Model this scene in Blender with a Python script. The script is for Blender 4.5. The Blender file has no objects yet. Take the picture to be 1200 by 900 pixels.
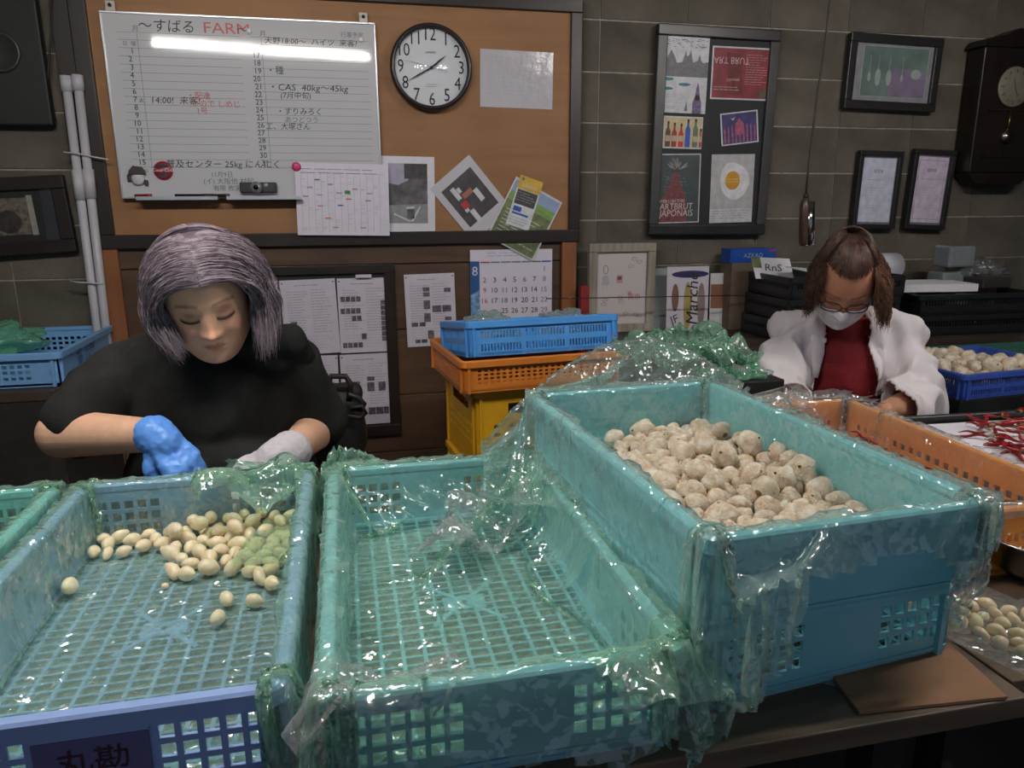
import bpy, bmesh, math, random
import numpy as np
from mathutils import Vector, Matrix, Euler
random.seed(7); np.random.seed(7)
R = math.radians
scene = bpy.context.scene
COL = scene.collection

# ------------------------------------------------------------------ camera
CAM_H, FPX = 1.32, 870.0
_y, _p, _r = R(12.5), R(13.5), R(-0.3)
_f = Vector((math.sin(_y)*math.cos(_p), math.cos(_y)*math.cos(_p), -math.sin(_p)))
_rt0 = Vector((math.cos(_y), -math.sin(_y), 0)); _up0 = _rt0.cross(_f)
_rt = _rt0*math.cos(_r) + _up0*math.sin(_r); _up = _up0*math.cos(_r) - _rt0*math.sin(_r)
cam_data = bpy.data.cameras.new('camera'); cam = bpy.data.objects.new('camera', cam_data); COL.objects.link(cam)
cam_data.sensor_width = 36; cam_data.lens = FPX/1200*36; cam_data.clip_start = .02
mw = Matrix((_rt, _up, -_f)).transposed().to_4x4(); mw.translation = (0, 0, CAM_H)
cam.matrix_world = mw
scene.camera = cam

# ------------------------------------------------------------------ world, light, exposure
world = bpy.data.worlds.new('world'); scene.world = world; world.use_nodes = True
bg = world.node_tree.nodes['Background']; bg.inputs[0].default_value = (.62, .74, 1.0, 1); bg.inputs[1].default_value = .20
scene.view_settings.view_transform = 'Standard'; scene.view_settings.look = 'None'
scene.view_settings.gamma = 1; scene.view_settings.use_curve_mapping = False
scene.view_settings.exposure = 0.0
scene.cycles.transparent_max_bounces = 24
scene.cycles.max_bounces = 8
TUBE_POWER = 168.0        # emission strength of the fluorescent tubes

def pixray(x, y): return _rt*((x-600)/FPX) + _up*((450-y)/FPX) + _f
def aty(x, y, Y): d = pixray(x, y); return Vector((0, 0, CAM_H)) + d*(Y/d.y)
def atz(x, y, z): d = pixray(x, y); return Vector((0, 0, CAM_H)) + d*((z-CAM_H)/d.z)

# ------------------------------------------------------------------ materials
def C(r, g, b):
    f = lambda c: (c/255/12.92) if c/255 <= .04045 else ((c/255+.055)/1.055)**2.4
    return (f(r), f(g), f(b), 1)
_mats = {}
def M(name, col=(128,128,128), rough=.6, var=.12, scale=30, bump=.0, bscale=200, metal=0, spec=.5, objvar=0, dark=None, sss=0, coat=0, emit=0, trans=0):
    if name in _mats: return _mats[name]
    m = bpy.data.materials.new(name); m.use_nodes = True; _mats[name] = m
    nt = m.node_tree; N = nt.nodes; L = nt.links; b = N['Principled BSDF']
    c = C(*col)
    tc = N.new('ShaderNodeTexCoord')
    nz = N.new('ShaderNodeTexNoise'); nz.inputs['Scale'].default_value = scale; nz.inputs['Detail'].default_value = 5
    L.new(tc.outputs['Object'], nz.inputs['Vector'])
    mx = N.new('ShaderNodeMix'); mx.data_type = 'RGBA'
    d = C(*dark) if dark else tuple(v*(1-var*1.6) for v in c[:3])+(1,)
    e = c if dark else tuple(min(1, v*(1+var)) for v in c[:3])+(1,)
    mx.inputs[6].default_value = d; mx.inputs[7].default_value = e
    ramp = N.new('ShaderNodeMapRange'); ramp.inputs[1].default_value = .3; ramp.inputs[2].default_value = .7
    L.new(nz.outputs['Fac'], ramp.inputs[0]); L.new(ramp.outputs[0], mx.inputs[0])
    out = mx.outputs[2]
    if objvar:
        oi = N.new('ShaderNodeObjectInfo'); hs = N.new('ShaderNodeHueSaturation')
        mr = N.new('ShaderNodeMapRange'); mr.inputs[3].default_value = 1-objvar; mr.inputs[4].default_value = 1+objvar
        L.new(oi.outputs['Random'], mr.inputs[0]); L.new(mr.outputs[0], hs.inputs['Value']); L.new(out, hs.inputs['Color']); out = hs.outputs[0]
    L.new(out, b.inputs['Base Color'])
    b.inputs['Roughness'].default_value = rough; b.inputs['Metallic'].default_value = metal
    b.inputs['Specular IOR Level'].default_value = spec
    if coat: b.inputs['Coat Weight'].default_value = coat; b.inputs['Coat Roughness'].default_value = .05
    if sss:
        b.inputs['Subsurface Weight'].default_value = sss; b.inputs['Subsurface Radius'].default_value = (.01, .004, .002); b.inputs['Subsurface Scale'].default_value = .6
    if emit: b.inputs['Emission Color'].default_value = c; b.inputs['Emission Strength'].default_value = emit
    if trans: b.inputs['Transmission Weight'].default_value = trans
    if bump:
        n2 = N.new('ShaderNodeTexNoise'); n2.inputs['Scale'].default_value = bscale; n2.inputs['Detail'].default_value = 6
        L.new(tc.outputs['Object'], n2.inputs['Vector'])
        bp = N.new('ShaderNodeBump'); bp.inputs['Strength'].default_value = bump; bp.inputs['Distance'].default_value = .004
        L.new(n2.outputs['Fac'], bp.inputs['Height']); L.new(bp.outputs[0], b.inputs['Normal'])
    return m

def wood(name, c1, c2, rough=.6, axis=0, scale=6, coat=0):
    if name in _mats: return _mats[name]
    m = bpy.data.materials.new(name); m.use_nodes = True; _mats[name] = m
    nt = m.node_tree; N = nt.nodes; L = nt.links; b = N['Principled BSDF']
    tc = N.new('ShaderNodeTexCoord'); mp = N.new('ShaderNodeMapping')
    s = [scale*7]*3; s[axis] = scale*.6; mp.inputs['Scale'].default_value = s
    nz = N.new('ShaderNodeTexNoise'); nz.inputs['Scale'].default_value = 1; nz.inputs['Detail'].default_value = 8; nz.inputs['Distortion'].default_value = .6
    n3 = N.new('ShaderNodeTexNoise'); n3.inputs['Scale'].default_value = 3; n3.inputs['Detail'].default_value = 3
    L.new(tc.outputs['Object'], mp.inputs[0]); L.new(mp.outputs[0], nz.inputs['Vector']); L.new(tc.outputs['Object'], n3.inputs['Vector'])
    ad = N.new('ShaderNodeMath'); ad.operation = 'MULTIPLY_ADD'; ad.inputs[1].default_value = .5
    L.new(nz.outputs['Fac'], ad.inputs[0])
    h = N.new('ShaderNodeMath'); h.operation = 'MULTIPLY'; h.inputs[1].default_value = .5; L.new(n3.outputs['Fac'], h.inputs[0]); L.new(h.outputs[0], ad.inputs[2])
    rp = N.new('ShaderNodeValToRGB'); rp.color_ramp.elements[0].position = .36; rp.color_ramp.elements[1].position = .66
    rp.color_ramp.elements[0].color = C(*c1); rp.color_ramp.elements[1].color = C(*c2)
    L.new(ad.outputs[0], rp.inputs[0]); L.new(rp.outputs[0], b.inputs['Base Color']); b.inputs['Roughness'].default_value = rough
    bp = N.new('ShaderNodeBump'); bp.inputs['Strength'].default_value = .15; bp.inputs['Distance'].default_value = .002
    L.new(nz.outputs['Fac'], bp.inputs['Height']); L.new(bp.outputs[0], b.inputs['Normal'])
    if coat: b.inputs['Coat Weight'].default_value = coat
    return m

def film_mat(name, tint=(.86,.98,.905), body=(.58,.93,.75), milk=.19, edge=.45, crinkle=.7, gloss=.12, bscale=20, facet=.62):
    """thin polythene: tinted see-through, milky where it turns away, sharp glints on the creases"""
    if name in _mats: return _mats[name]
    m = bpy.data.materials.new(name); m.use_nodes = True; _mats[name] = m
    nt = m.node_tree; N = nt.nodes; L = nt.links
    N.remove(N['Principled BSDF']); out = N['Material Output']
    tc = N.new('ShaderNodeTexCoord')
    def tex(sc, dist, det=2.0):
        n = N.new('ShaderNodeTexNoise'); n.inputs['Scale'].default_value = sc; n.inputs['Detail'].default_value = det; n.inputs['Distortion'].default_value = dist
        L.new(tc.outputs['Object'], n.inputs['Vector']); return n
    n1 = tex(bscale*.45, 1.2); 
    # ridged noise -> sharp folds
    def ridge(n):
        a = N.new('ShaderNodeMath'); a.operation = 'SUBTRACT'; a.inputs[1].default_value = .5; L.new(n.outputs['Fac'], a.inputs[0])
        c = N.new('ShaderNodeMath'); c.operation = 'ABSOLUTE'; L.new(a.outputs[0], c.inputs[0]); return c
    r1 = ridge(n1); r2 = ridge(tex(bscale*1.3, .8, 1.0))
    vo = N.new('ShaderNodeTexVoronoi'); vo.feature = 'F1'; vo.inputs['Scale'].default_value = bscale*1.1
    nv = tex(9, 0); mxv = N.new('ShaderNodeVectorMath'); mxv.operation = 'MULTIPLY_ADD'; mxv.inputs[1].default_value = (.12,)*3
    L.new(nv.outputs['Color'], mxv.inputs[0]); L.new(tc.outputs['Object'], mxv.inputs[2]); L.new(mxv.outputs[0], vo.inputs['Vector'])
    def mad(a, k, b=None):
        x = N.new('ShaderNodeMath'); x.operation = 'MULTIPLY_ADD'; x.inputs[1].default_value = k
        L.new(a, x.inputs[0])
        if b is not None: L.new(b, x.inputs[2])
        else: x.inputs[2].default_value = 0
        return x.outputs[0]
    hgt = mad(vo.outputs['Distance'], .22, mad(r2.outputs[0], .5, mad(r1.outputs[0], 1.3)))
    bp = N.new('ShaderNodeBump'); bp.inputs['Strength'].default_value = crinkle; bp.inputs['Distance'].default_value = .014
    L.new(hgt, bp.inputs['Height'])
    tr = N.new('ShaderNodeBsdfTransparent'); tr.inputs[0].default_value = tint+(1,)
    df = N.new('ShaderNodeBsdfDiffuse'); df.inputs[0].default_value = body+(1,)
    tl = N.new('ShaderNodeBsdfTranslucent'); tl.inputs[0].default_value = body+(1,)
    L.new(bp.outputs[0], df.inputs['Normal'])
    md = N.new('ShaderNodeMixShader'); md.inputs[0].default_value = .4; L.new(df.outputs[0], md.inputs[1]); L.new(tl.outputs[0], md.inputs[2])
    lw = N.new('ShaderNodeLayerWeight'); lw.inputs['Blend'].default_value = .35
    f1 = mad(lw.outputs['Facing'], edge); ad = N.new('ShaderNodeMath'); ad.operation = 'ADD'; ad.inputs[1].default_value = milk; ad.use_clamp = True; L.new(f1, ad.inputs[0])
    m1 = N.new('ShaderNodeMixShader'); L.new(ad.outputs[0], m1.inputs[0]); L.new(tr.outputs[0], m1.inputs[1]); L.new(md.outputs[0], m1.inputs[2])
    gl = N.new('ShaderNodeBsdfGlossy'); gl.inputs['Roughness'].default_value = gloss; gl.inputs['Color'].default_value = (1,1,1,1); 
    # flat little facets like creased polythene: each cell tilts its own way
    geo = N.new('ShaderNodeNewGeometry'); acc = bp.outputs[0]
    for sc_, k_ in ((bscale*1.9, facet*.5), (bscale*5.2, facet)):
        w1_ = tex(14, 0); mw_ = N.new('ShaderNodeVectorMath'); mw_.operation = 'MULTIPLY_ADD'; mw_.inputs[1].default_value = (.05,)*3; L.new(w1_.outputs['Color'], mw_.inputs[0]); L.new(tc.outputs['Object'], mw_.inputs[2])
        v_ = N.new('ShaderNodeTexVoronoi'); v_.feature = 'F1'; v_.inputs['Scale'].default_value = sc_; L.new(mw_.outputs[0], v_.inputs['Vector'])
        sb = N.new('ShaderNodeVectorMath'); sb.operation = 'SUBTRACT'; sb.inputs[1].default_value = (.5,)*3; L.new(v_.outputs['Color'], sb.inputs[0])
        ma = N.new('ShaderNodeVectorMath'); ma.operation = 'MULTIPLY_ADD'; ma.inputs[1].default_value = (k_,)*3; L.new(sb.outputs[0], ma.inputs[0]); L.new(acc, ma.inputs[2]); acc = ma.outputs[0]
    nn = N.new('ShaderNodeVectorMath'); nn.operation = 'NORMALIZE'; L.new(acc, nn.inputs[0]); L.new(nn.outputs[0], gl.inputs['Normal'])
    fr = N.new('ShaderNodeLayerWeight'); fr.inputs['Blend'].default_value = .5; L.new(bp.outputs[0], fr.inputs['Normal'])
    pw = N.new('ShaderNodeMath'); pw.operation = 'POWER'; pw.inputs[1].default_value = 3.5; L.new(fr.outputs['Facing'], pw.inputs[0])
    fm = mad(pw.outputs[0], .6, None); fa = N.new('ShaderNodeMath'); fa.operation = 'ADD'; fa.inputs[1].default_value = .14; fa.use_clamp = True; L.new(fm, fa.inputs[0])
    m2 = N.new('ShaderNodeMixShader'); L.new(fa.outputs[0], m2.inputs[0]); L.new(m1.outputs[0], m2.inputs[1]); L.new(gl.outputs[0], m2.inputs[2])
    L.new(m2.outputs[0], out.inputs['Surface'])
    return m

# ------------------------------------------------------------------ object helpers
def tag(o, label=None, cat=None, group=None, kind=None):
    if label: o['label'] = label
    if cat: o['category'] = cat
    if group: o['group'] = group
    if kind: o['kind'] = kind
    return o
def empty(name, loc=(0,0,0), rot=(0,0,0), label=None, cat=None, group=None):
    o = bpy.data.objects.new(name, None); COL.objects.link(o); o.location = loc; o.rotation_euler = rot; o.empty_display_size = .02
    return tag(o, label, cat, group)
def copy_tree(o, parent=None):
    c = o.copy(); COL.objects.link(c)
    if parent: c.parent = parent
    for ch in list(o.children): copy_tree(ch, c)
    return c

class MB:
    """collects simple solids into ONE mesh"""
    def __init__(s): s.v = []; s.f = []; s.m = []; s.sm = []
    def add(s, vs, fs, mi=0, smooth=False):
        n = len(s.v); s.v += [tuple(v) for v in vs]; s.f += [tuple(i+n for i in f) for f in fs]; s.m += [mi]*len(fs); s.sm += [smooth]*len(fs); return s
    def box(s, lo, hi, mi=0, mat=None):
        x0,y0,z0 = lo; x1,y1,z1 = hi
        vs = [(x0,y0,z0),(x1,y0,z0),(x1,y1,z0),(x0,y1,z0),(x0,y0,z1),(x1,y0,z1),(x1,y1,z1),(x0,y1,z1)]
        if mat is not None: vs = [mat @ Vector(v) for v in vs]
        return s.add(vs, [(0,3,2,1),(4,5,6,7),(0,1,5,4),(1,2,6,5),(2,3,7,6),(3,0,4,7)], mi)
    def tube(s, pts, r, n=8, mi=0, caps=True, flat=1.0):
        pts = [Vector(p) for p in pts]; rs = r if isinstance(r, (list,tuple)) else [r]*len(pts)
        vs = []; fs = []; prev = None
        for i, p in enumerate(pts):
            t = (pts[min(i+1,len(pts)-1)] - pts[max(i-1,0)]).normalized()
            if prev is None: a = t.orthogonal().normalized()
            else: a = (prev - t*prev.dot(t)).normalized()
            prev = a; b = t.cross(a)
            for k in range(n):
                q = 2*math.pi*k/n; vs.append(p + (a*math.cos(q) + b*math.sin(q)*flat)*rs[i])
        for i in range(len(pts)-1):
            for k in range(n): fs.append((i*n+k, i*n+(k+1)%n, (i+1)*n+(k+1)%n, (i+1)*n+k))
        if caps: fs.append(tuple(range(n))[::-1]); fs.append(tuple((len(pts)-1)*n+k for k in range(n)))
        return s.add(vs, fs, mi, True)
    def lathe(s, prof, n=24, mi=0, mat=None):
        vs = []; fs = []
        for r_, z in prof:
            for k in range(n): q = 2*math.pi*k/n; vs.append(Vector((r_*math.cos(q), r_*math.sin(q), z)))
        if mat is not None: vs = [mat @ v for v in vs]
        for i in range(len(prof)-1):
            for k in range(n): fs.append((i*n+k, i*n+(k+1)%n, (i+1)*n+(k+1)%n, (i+1)*n+k))
        if prof[0][0] > 1e-5: fs.append(tuple(range(n))[::-1])
        if prof[-1][0] > 1e-5: fs.append(tuple((len(prof)-1)*n+k for k in range(n)))
        return s.add(vs, fs, mi, True)
    def prism(s, poly, y0, y1, mi=0):
        """polygon in XZ extruded along y"""
        n = len(poly); vs = [(x, y0, z) for x, z in poly] + [(x, y1, z) for x, z in poly]
        fs = [tuple(range(n)), tuple(range(n, 2*n))[::-1]] + [(i, i+n, (i+1)%n+n, (i+1)%n) for i in range(n)]
        return s.add(vs, fs, mi)
    def mesh(s, name, mats, bevel=0, smooth=None):
        me = bpy.data.meshes.new(name); me.from_pydata(s.v, [], s.f)
        for m_ in (mats if isinstance(mats, (list,tuple)) else [mats]): me.materials.append(m_)
        me.polygons.foreach_set('material_index', s.m)
        me.polygons.foreach_set('use_smooth', s.sm if smooth is None else [smooth]*len(s.f))
        me.update(); return me
    def build(s, name, mats, parent=None, bevel=0, loc=None, rot=None, smooth=None, seg=2):
        o = bpy.data.objects.new(name, s.mesh(name, mats, smooth=smooth)); COL.objects.link(o)
        if parent: o.parent = parent
        if loc is not None: o.location = loc
        if rot is not None: o.rotation_euler = rot
        if bevel:
            b = o.modifiers.new('edge', 'BEVEL'); b.width = bevel; b.segments = seg; b.limit_method = 'ANGLE'; b.angle_limit = R(40)
        return o

_tc = {}
def text_data(s, size):
    k = s
    if k not in _tc:
        c = bpy.data.curves.new('lettering', 'FONT'); c.body = s; c.resolution_u = 2
        o = bpy.data.objects.new('lettering', c); me = bpy.data.meshes.new_from_object(o)
        n = len(me.vertices); co = np.zeros(n*3); me.vertices.foreach_get('co', co); co = co.reshape(-1, 3)
        fs = [tuple(p.vertices) for p in me.polygons]
        bpy.data.objects.remove(o); bpy.data.curves.remove(c); bpy.data.meshes.remove(me)
        _tc[k] = (co, fs)
    co, fs = _tc[k]
    return co*size, fs

class Sheet:
    """flat printed thing: u = 0..1 left to right, v = 0..1 top to bottom, front faces local -Y"""
    def __init__(s, w, h, th=.0012): s.w, s.h, s.th = w, h, th; s.mb = MB(); s.mats = []
    def mi(s, m):
        if m not in s.mats: s.mats.append(m)
        return s.mats.index(m)
    def P(s, u, v): return ((u-.5)*s.w, (.5-v)*s.h)
    def poly(s, pts, m, layer=1):
        y = -s.th - .00035*layer; q = [s.P(u, v) for u, v in pts]
        a = sum(q[i][0]*q[(i+1)%len(q)][1]-q[(i+1)%len(q)][0]*q[i][1] for i in range(len(q)))
        if a < 0: q = q[::-1]
        s.mb.add([(x, y, z) for x, z in q], [tuple(range(len(q)))], s.mi(m)); return s
    def rect(s, u0, v0, u1, v1, m, layer=1): return s.poly([(u0,v0),(u1,v0),(u1,v1),(u0,v1)], m, layer)
    def line(s, u0, v0, u1, v1, m, wd=.001, layer=2):
        a = Vector(s.P(u0, v0)); b = Vector(s.P(u1, v1)); d = (b-a); 
        if d.length < 1e-6: return s
        n = Vector((-d.y, d.x)).normalized()*wd/2; y = -s.th-.00035*layer
        s.mb.add([(p.x, y, p.y) for p in (a-n, b-n, b+n, a+n)], [(0,1,2,3)], s.mi(m)); return s
    def disc(s, u, v, r, m, layer=1, n=20, sx=1, sy=1):
        return s.poly([(u+r*sx*math.cos(2*math.pi*k/n)/s.w, v+r*sy*math.sin(2*math.pi*k/n)/s.h) for k in range(n)], m, layer)
    def text(s, t, u, v, size, m, layer=3, align='l', slant=0, rot=0, sx=1):
        co, fs = text_data(t, size)
        if not len(co): return s
        x = co[:,0]*sx + co[:,1]*slant; z = co[:,1].copy(); wd = x.max()-x.min()
        if align == 'c': x = x - wd/2 - x.min()
        if align == 'r': x = x - wd
        c_, s_ = math.cos(rot), math.sin(rot); x, z = x*c_-z*s_, x*s_+z*c_
        X, Z = s.P(u, v); y = -s.th-.00035*layer
        s.mb.add([(X+a, y, Z+b) for a, b in zip(x, z)], fs, s.mi(m)); return s
    def scribble(s, u, v, wd, ht, m, layer=3, n=6, seed=0, thick=.0009):
        """rows of tiny print: short dashes"""
        rnd = random.Random(seed)
        for k in range(n):
            vv = v + ht*(k+.5)/n; uu = u
            while uu < u+wd*(.6+.4*rnd.random()):
                l = wd*rnd.uniform(.06,.2); s.line(uu, vv, min(uu+l, u+wd), vv, m, thick, layer); uu += l+wd*rnd.uniform(.015,.05)
        return s
    def build(s, name, paper, parent=None, part='print'):
        """returns the sheet object (body) with its print as a child"""
        b = MB(); b.box((-s.w/2, -s.th, -s.h/2), (s.w/2, 0, s.h/2))
        o = b.build(name, paper, parent)
        if s.mb.f: s.mb.build(part, s.mats, o)
        return o

def wall_frame(TL, TR, BL, Y):
    """centre, width, height, tilt of a flat thing facing the camera side at depth Y from three picture corners"""
    a, b, c = aty(*TL, Y), aty(*TR, Y), aty(*BL, Y)
    u = b-a; v = c-a; w = u.length; h = v.length; ce = a + u/2 + v/2
    return ce, w, h, math.atan2(u.z, u.x)
def put(o, ce, tilt=0, lean=0, yaw=0):
    o.location = ce; o.rotation_mode = 'XYZ'
    o.rotation_euler = (Matrix.Rotation(yaw, 3, 'Z') @ Matrix.Rotation(lean, 3, 'X') @ Matrix.Rotation(-tilt, 3, 'Y')).to_euler()
    return o

PAPER = M('paper', (228,226,232), .55, .03, 8)
INK = M('black_ink', (35,34,40), .6, .05); GREY = M('grey_ink', (120,120,128), .6, .05); LGREY = M('pale_grey_ink', (178,178,186), .6, .05)
RED = M('red_ink', (190,52,58), .6, .05); BLUE = M('blue_ink', (52,88,170), .6, .05)
# ------------------------------------------------------------------ setting
WY = 3.0
BLOCK = M('concrete_block', (98,92,83), .92, .22, 5, .5, 120, objvar=.10, spec=.2)
MORTAR = M('mortar', (160,154,142), .95, .15, 40, .5, 200, spec=.2)
DARKWALL = M('dark_plaster', (70,66,58), .9, .2, 6)
wall = MB().box((-2.6, WY+.008, 0), (4.2, WY+.16, 2.75)).build('wall_back', MORTAR); tag(wall, kind='structure')
PX, PZ, X0, Z0 = .3655, .1915, 1.394-.3655*11, 1.26-.1915*7
bmb = MB().box((-PX/2+.0018, .004, -PZ/2+.003), (PX/2-.0018, .02, PZ/2-.003))
base_block = bmb.build('concrete_block', BLOCK, wall, bevel=.0015)
bmesh_data = base_block.data
first = True
for j in range(0, 15):
    for i in range(0, 19):
        cx, cz = X0+PX*(i+.5), Z0+PZ*(j+.5)
        if cx+PX/2 > 4.2 or cx < -2.6 or cz < 0.02: continue
        o = base_block if first else base_block.copy()
        if not first: COL.objects.link(o)
        first = False
        o.location = (cx, WY+random.uniform(-.0012,.0012), cz)
tag(MB().box((-2.6, -1.6, -.05), (4.2, 3.1, 0)).build('floor', M('floor_concrete', (80,76,70), .9, .2, 4)), kind='structure')
tag(MB().box((-2.6, -1.6, 2.75), (4.2, 3.1, 2.8)).build('ceiling', M('ceiling_board', (120,112,98), .9, .1, 3)), kind='structure')
tag(MB().box((-2.7, -1.6, 0), (-2.6, 3.1, 2.75)).build('wall_left', DARKWALL), kind='structure')
tag(MB().box((4.2, -1.6, 0), (4.3, 3.1, 2.75)).build('wall_right', DARKWALL), kind='structure')

# fluorescent tube whose reflection shows in the whiteboard
def lamp(name, a, b, power, label):
    a, b = Vector(a), Vector(b); mid = (a+b)/2; d = b-a; L_ = d.length
    t = empty(name, mid, (0, 0, 0), label, 'lamp'); t.rotation_euler = d.to_track_quat('X', 'Z').to_euler()
    g = bpy.data.materials.new('tube_glow'); g.use_nodes = True; n = g.node_tree.nodes; n.remove(n['Principled BSDF'])
    e = n.new('ShaderNodeEmission'); e.inputs[0].default_value = (1.0,.955,.90,1); e.inputs[1].default_value = power
    g.node_tree.links.new(e.outputs[0], n['Material Output'].inputs[0])
    MB().tube([(-L_/2,0,0),(L_/2,0,0)], .0130, 14).build('lamp_tube', g, t)
    w = M('lamp_white', (225,225,220), .4, .02)
    m = MB().prism([(-.05,.085),(.05,.085),(.085,.03),(-.085,.03)], -L_/2-.03, L_/2+.03)
    hb = m.build('lamp_housing', w, t, rot=(0,0,R(90)))
    e2 = MB()
    for s in (-1, 1): e2.box((s*(L_/2+.012)-.012, -.02, -.022), (s*(L_/2+.012)+.012, .02, .03))
    e2.build('lamp_socket', w, t)
    MB().tube([(-L_*.3,0,.085),(-L_*.3,0,2.75-mid.z)], .004).tube([(L_*.3,0,.085),(L_*.3,0,2.75-mid.z)], .004).build('lamp_chain', M('lamp_rod', (90,90,90), .4), t)
    return t
lamp('ceiling_lamp', (-.989, 1.0, 2.232), (.204, 1.0, 2.196), TUBE_POWER, 'white fluorescent tube lamp hanging above the left crates')
lamp('ceiling_lamp', (1.35, .9, 2.35), (2.5, .9, 2.35), TUBE_POWER*1.0, 'white fluorescent tube lamp hanging above the chilli crates on the right')

# ------------------------------------------------------------------ wooden backing below the notice board
PLY = wood('brown_plywood', (58,40,26), (92,66,44), .55, 0, 4)
PLYT = wood('tan_board', (140,98,60), (160,115,74), .6, 0, 3)
ORW = wood('orange_timber', (120,72,40), (158,100,60), .5, 2, 5)
DKW = wood('dark_stained_frame', (26,18,15), (42,31,26), .4, 0, 5)
DKW2 = wood('dark_stained_upright', (26,18,15), (42,31,26), .4, 2, 5)
bk = empty('wooden_wall_panel', (0, 0, 0), label='brown plank panelling on the wall below the big notice board', cat='panelling')
zz = 1.215
for h in (.115, .26, .27, .24, .23):
    MB().box((-.80, WY-.028, zz-h+.002), (.865, WY-.008, zz-.002)).build('plank', PLY, bk, bevel=.002); zz -= h
for x in (-.86, .868):
    MB().box((x, WY-.045, .1), (x+.062, WY-.008, 1.20)).build('upright_post', ORW, bk, bevel=.002)

# ------------------------------------------------------------------ big notice board
nb = empty('notice_board', (0, WY-.03, 0), label='large tan notice board in a dark wooden frame behind the whiteboard', cat='notice board')
x0, x1, z0, z1 = -.80, .895, 1.225, 2.035
MB().box((x0, -.004, z0), (x1, .02, z1)).build('backing_panel', PLYT, nb)
MB().box((x0-.055, -.02, z1), (x1+.045, .022, z1+.052)).build('frame_rail', DKW, nb, bevel=.003)
MB().box((x0-.055, -.02, z0-.05), (x1+.045, .022, z0)).build('frame_rail', DKW, nb, bevel=.003)
MB().box((x0-.055, -.019, z0), (x0, .022, z1)).build('frame_stile', DKW2, nb, bevel=.003)
MB().box((x1, -.019, z0), (x1+.045, .022, z1)).build('frame_stile', DKW2, nb, bevel=.003)
BY = WY-.036
tag(MB().box((-.055,0,0),(0.0,.012,.9)).build('wooden_post', DKW2, loc=(-.86, WY-.03, 1.18), bevel=.002), 'dark wooden post against the wall just left of the notice board', 'post')

# ------------------------------------------------------------------ whiteboard
WBM = M('whiteboard_enamel', (200,200,203), .05, .02, 4, coat=.2)
WFR = M('aluminium_frame', (200,203,208), .3, .03, metal=.6)
ce, w, h, t = wall_frame((121,16), (438,30), (145.5,230.6), BY-.012)
wb = Sheet(w, h, .012)
TH = M('marker_black', (30,32,38), .5); THG = M('marker_faded', (105,108,114), .5); TR_ = M('marker_red', (196,84,84), .5)
def wbl(u0,v0,u1,v1,wd=.0011): wb.line(u0,v0,u1,v1,THG,wd)
for k in range(17):
    v = .135+.0435*k
    wbl(.045, v, .485, v); wbl(.525, v, .975, v)
wbl(.115,.10,.115,.835,.0014); wbl(.565,.10,.565,.835,.0014)
wb.line(.045,.095,.485,.095,THG,.001); wb.line(.525,.095,.975,.095,THG,.001)
for k in range(15): wb.text(str(k+1), .088, .208+.0435*k, .026, INK, align='r')
for k in range(16):
    if k > 0: wb.text(str(k+16), .550, .165+.0435*k, .026, INK, align='r')
wb.text('日', .06,.165,.017,THG); wb.text('曜', .09,.165,.017,THG)
wb.text('～すばる', .12, .083, .046, TH, slant=.1); wb.text('FARM', .352, .083, .050, TR_, sx=1.25); wb.text('～', .475,.083,.04,TH)
wb.text('月', .10, .088, .022, THG); wb.text('月', .56,.088,.022,THG); wb.text('行事予定', .87, .075, .02, THG)
wb.text('MEMO', .055, .86, .014, INK)
wb.text('火', .095, .470, .018, TH); wb.text('14:00!  来客!', .135, .472, .028, TH, slant=.15, sx=1.1)
wb.text('・配達', .27, .442, .026, TR_); wb.text('ひので しめじ', .285, .485, .026, TR_); wb.text('1号', .30, .525, .026, TR_)
wb.text('・普及センター 25kg にんにく', .13, .830, .030, TH, slant=.12, sx=1.05)
wb.text('11月9日', .33, .885, .022, THG); wb.text('(イ) 大阪他 村起', .30, .925, .024, THG); wb.text('有限 教演中', .335, .965, .022, THG)
wb.text('天野18:00〜  ハイツ  来客?', .575, .125, .025, TH, slant=.12, sx=1.1)
wb.text('・種', .575, .292, .030, TH); wb.text('・CAS  40kg〜45kg', .575, .385, .031, TH, slant=.12, sx=1.1); wb.text('(7月中旬)', .62, .428, .026, TH, slant=.12)
wb.text('・すりみろく', .60, .520, .027, TH, slant=.12); wb.text('あつどつう', .63, .565, .024, THG, slant=.1); wb.text('工、大塚さん', .555, .606, .026, TH, slant=.12)
wbo = put(wb.build('whiteboard', WBM, part='writing'), ce, t)
tag(wbo, 'white magnetic planner board with ruled days and handwriting', 'whiteboard')
fr = MB(); b_ = .007
fr.box((-w/2-b_, -.016, h/2), (w/2+b_, .004, h/2+b_)).box((-w/2-b_, -.016, -h/2-b_), (w/2+b_, .004, -h/2)).box((-w/2-b_, -.016, -h/2), (-w/2, .004, h/2)).box((w/2, -.016, -h/2), (w/2+b_, .004, h/2))
fr.build('board_frame', WFR, wbo, bevel=.0015)
for x in (-.42, .415):
    k = MB().box((x-.015, -.008, h/2+.004), (x+.015, -.002, h/2+.04)); k.build('hanging_bracket', M('bracket_plastic', (200,196,184), .5), wbo, bevel=.002)
    MB().tube([(x,-.014,h/2+.026),(x,-.008,h/2+.026)], .006, 10).build('screw', M('screw_steel', (60,58,54), .4, metal=.7), wbo)
for a, b in ((-.40, -.13), (-.10, .16)):
    MB().box((a, -.055, -h/2-.012), (b, -.010, -h/2-.008)).box((a, -.057, -h/2-.012), (b, -.053, -h/2)).build('pen_tray', WFR, wbo)
def on_wb(px, py, dy=.028): return aty(px, py, BY-dy)
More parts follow.
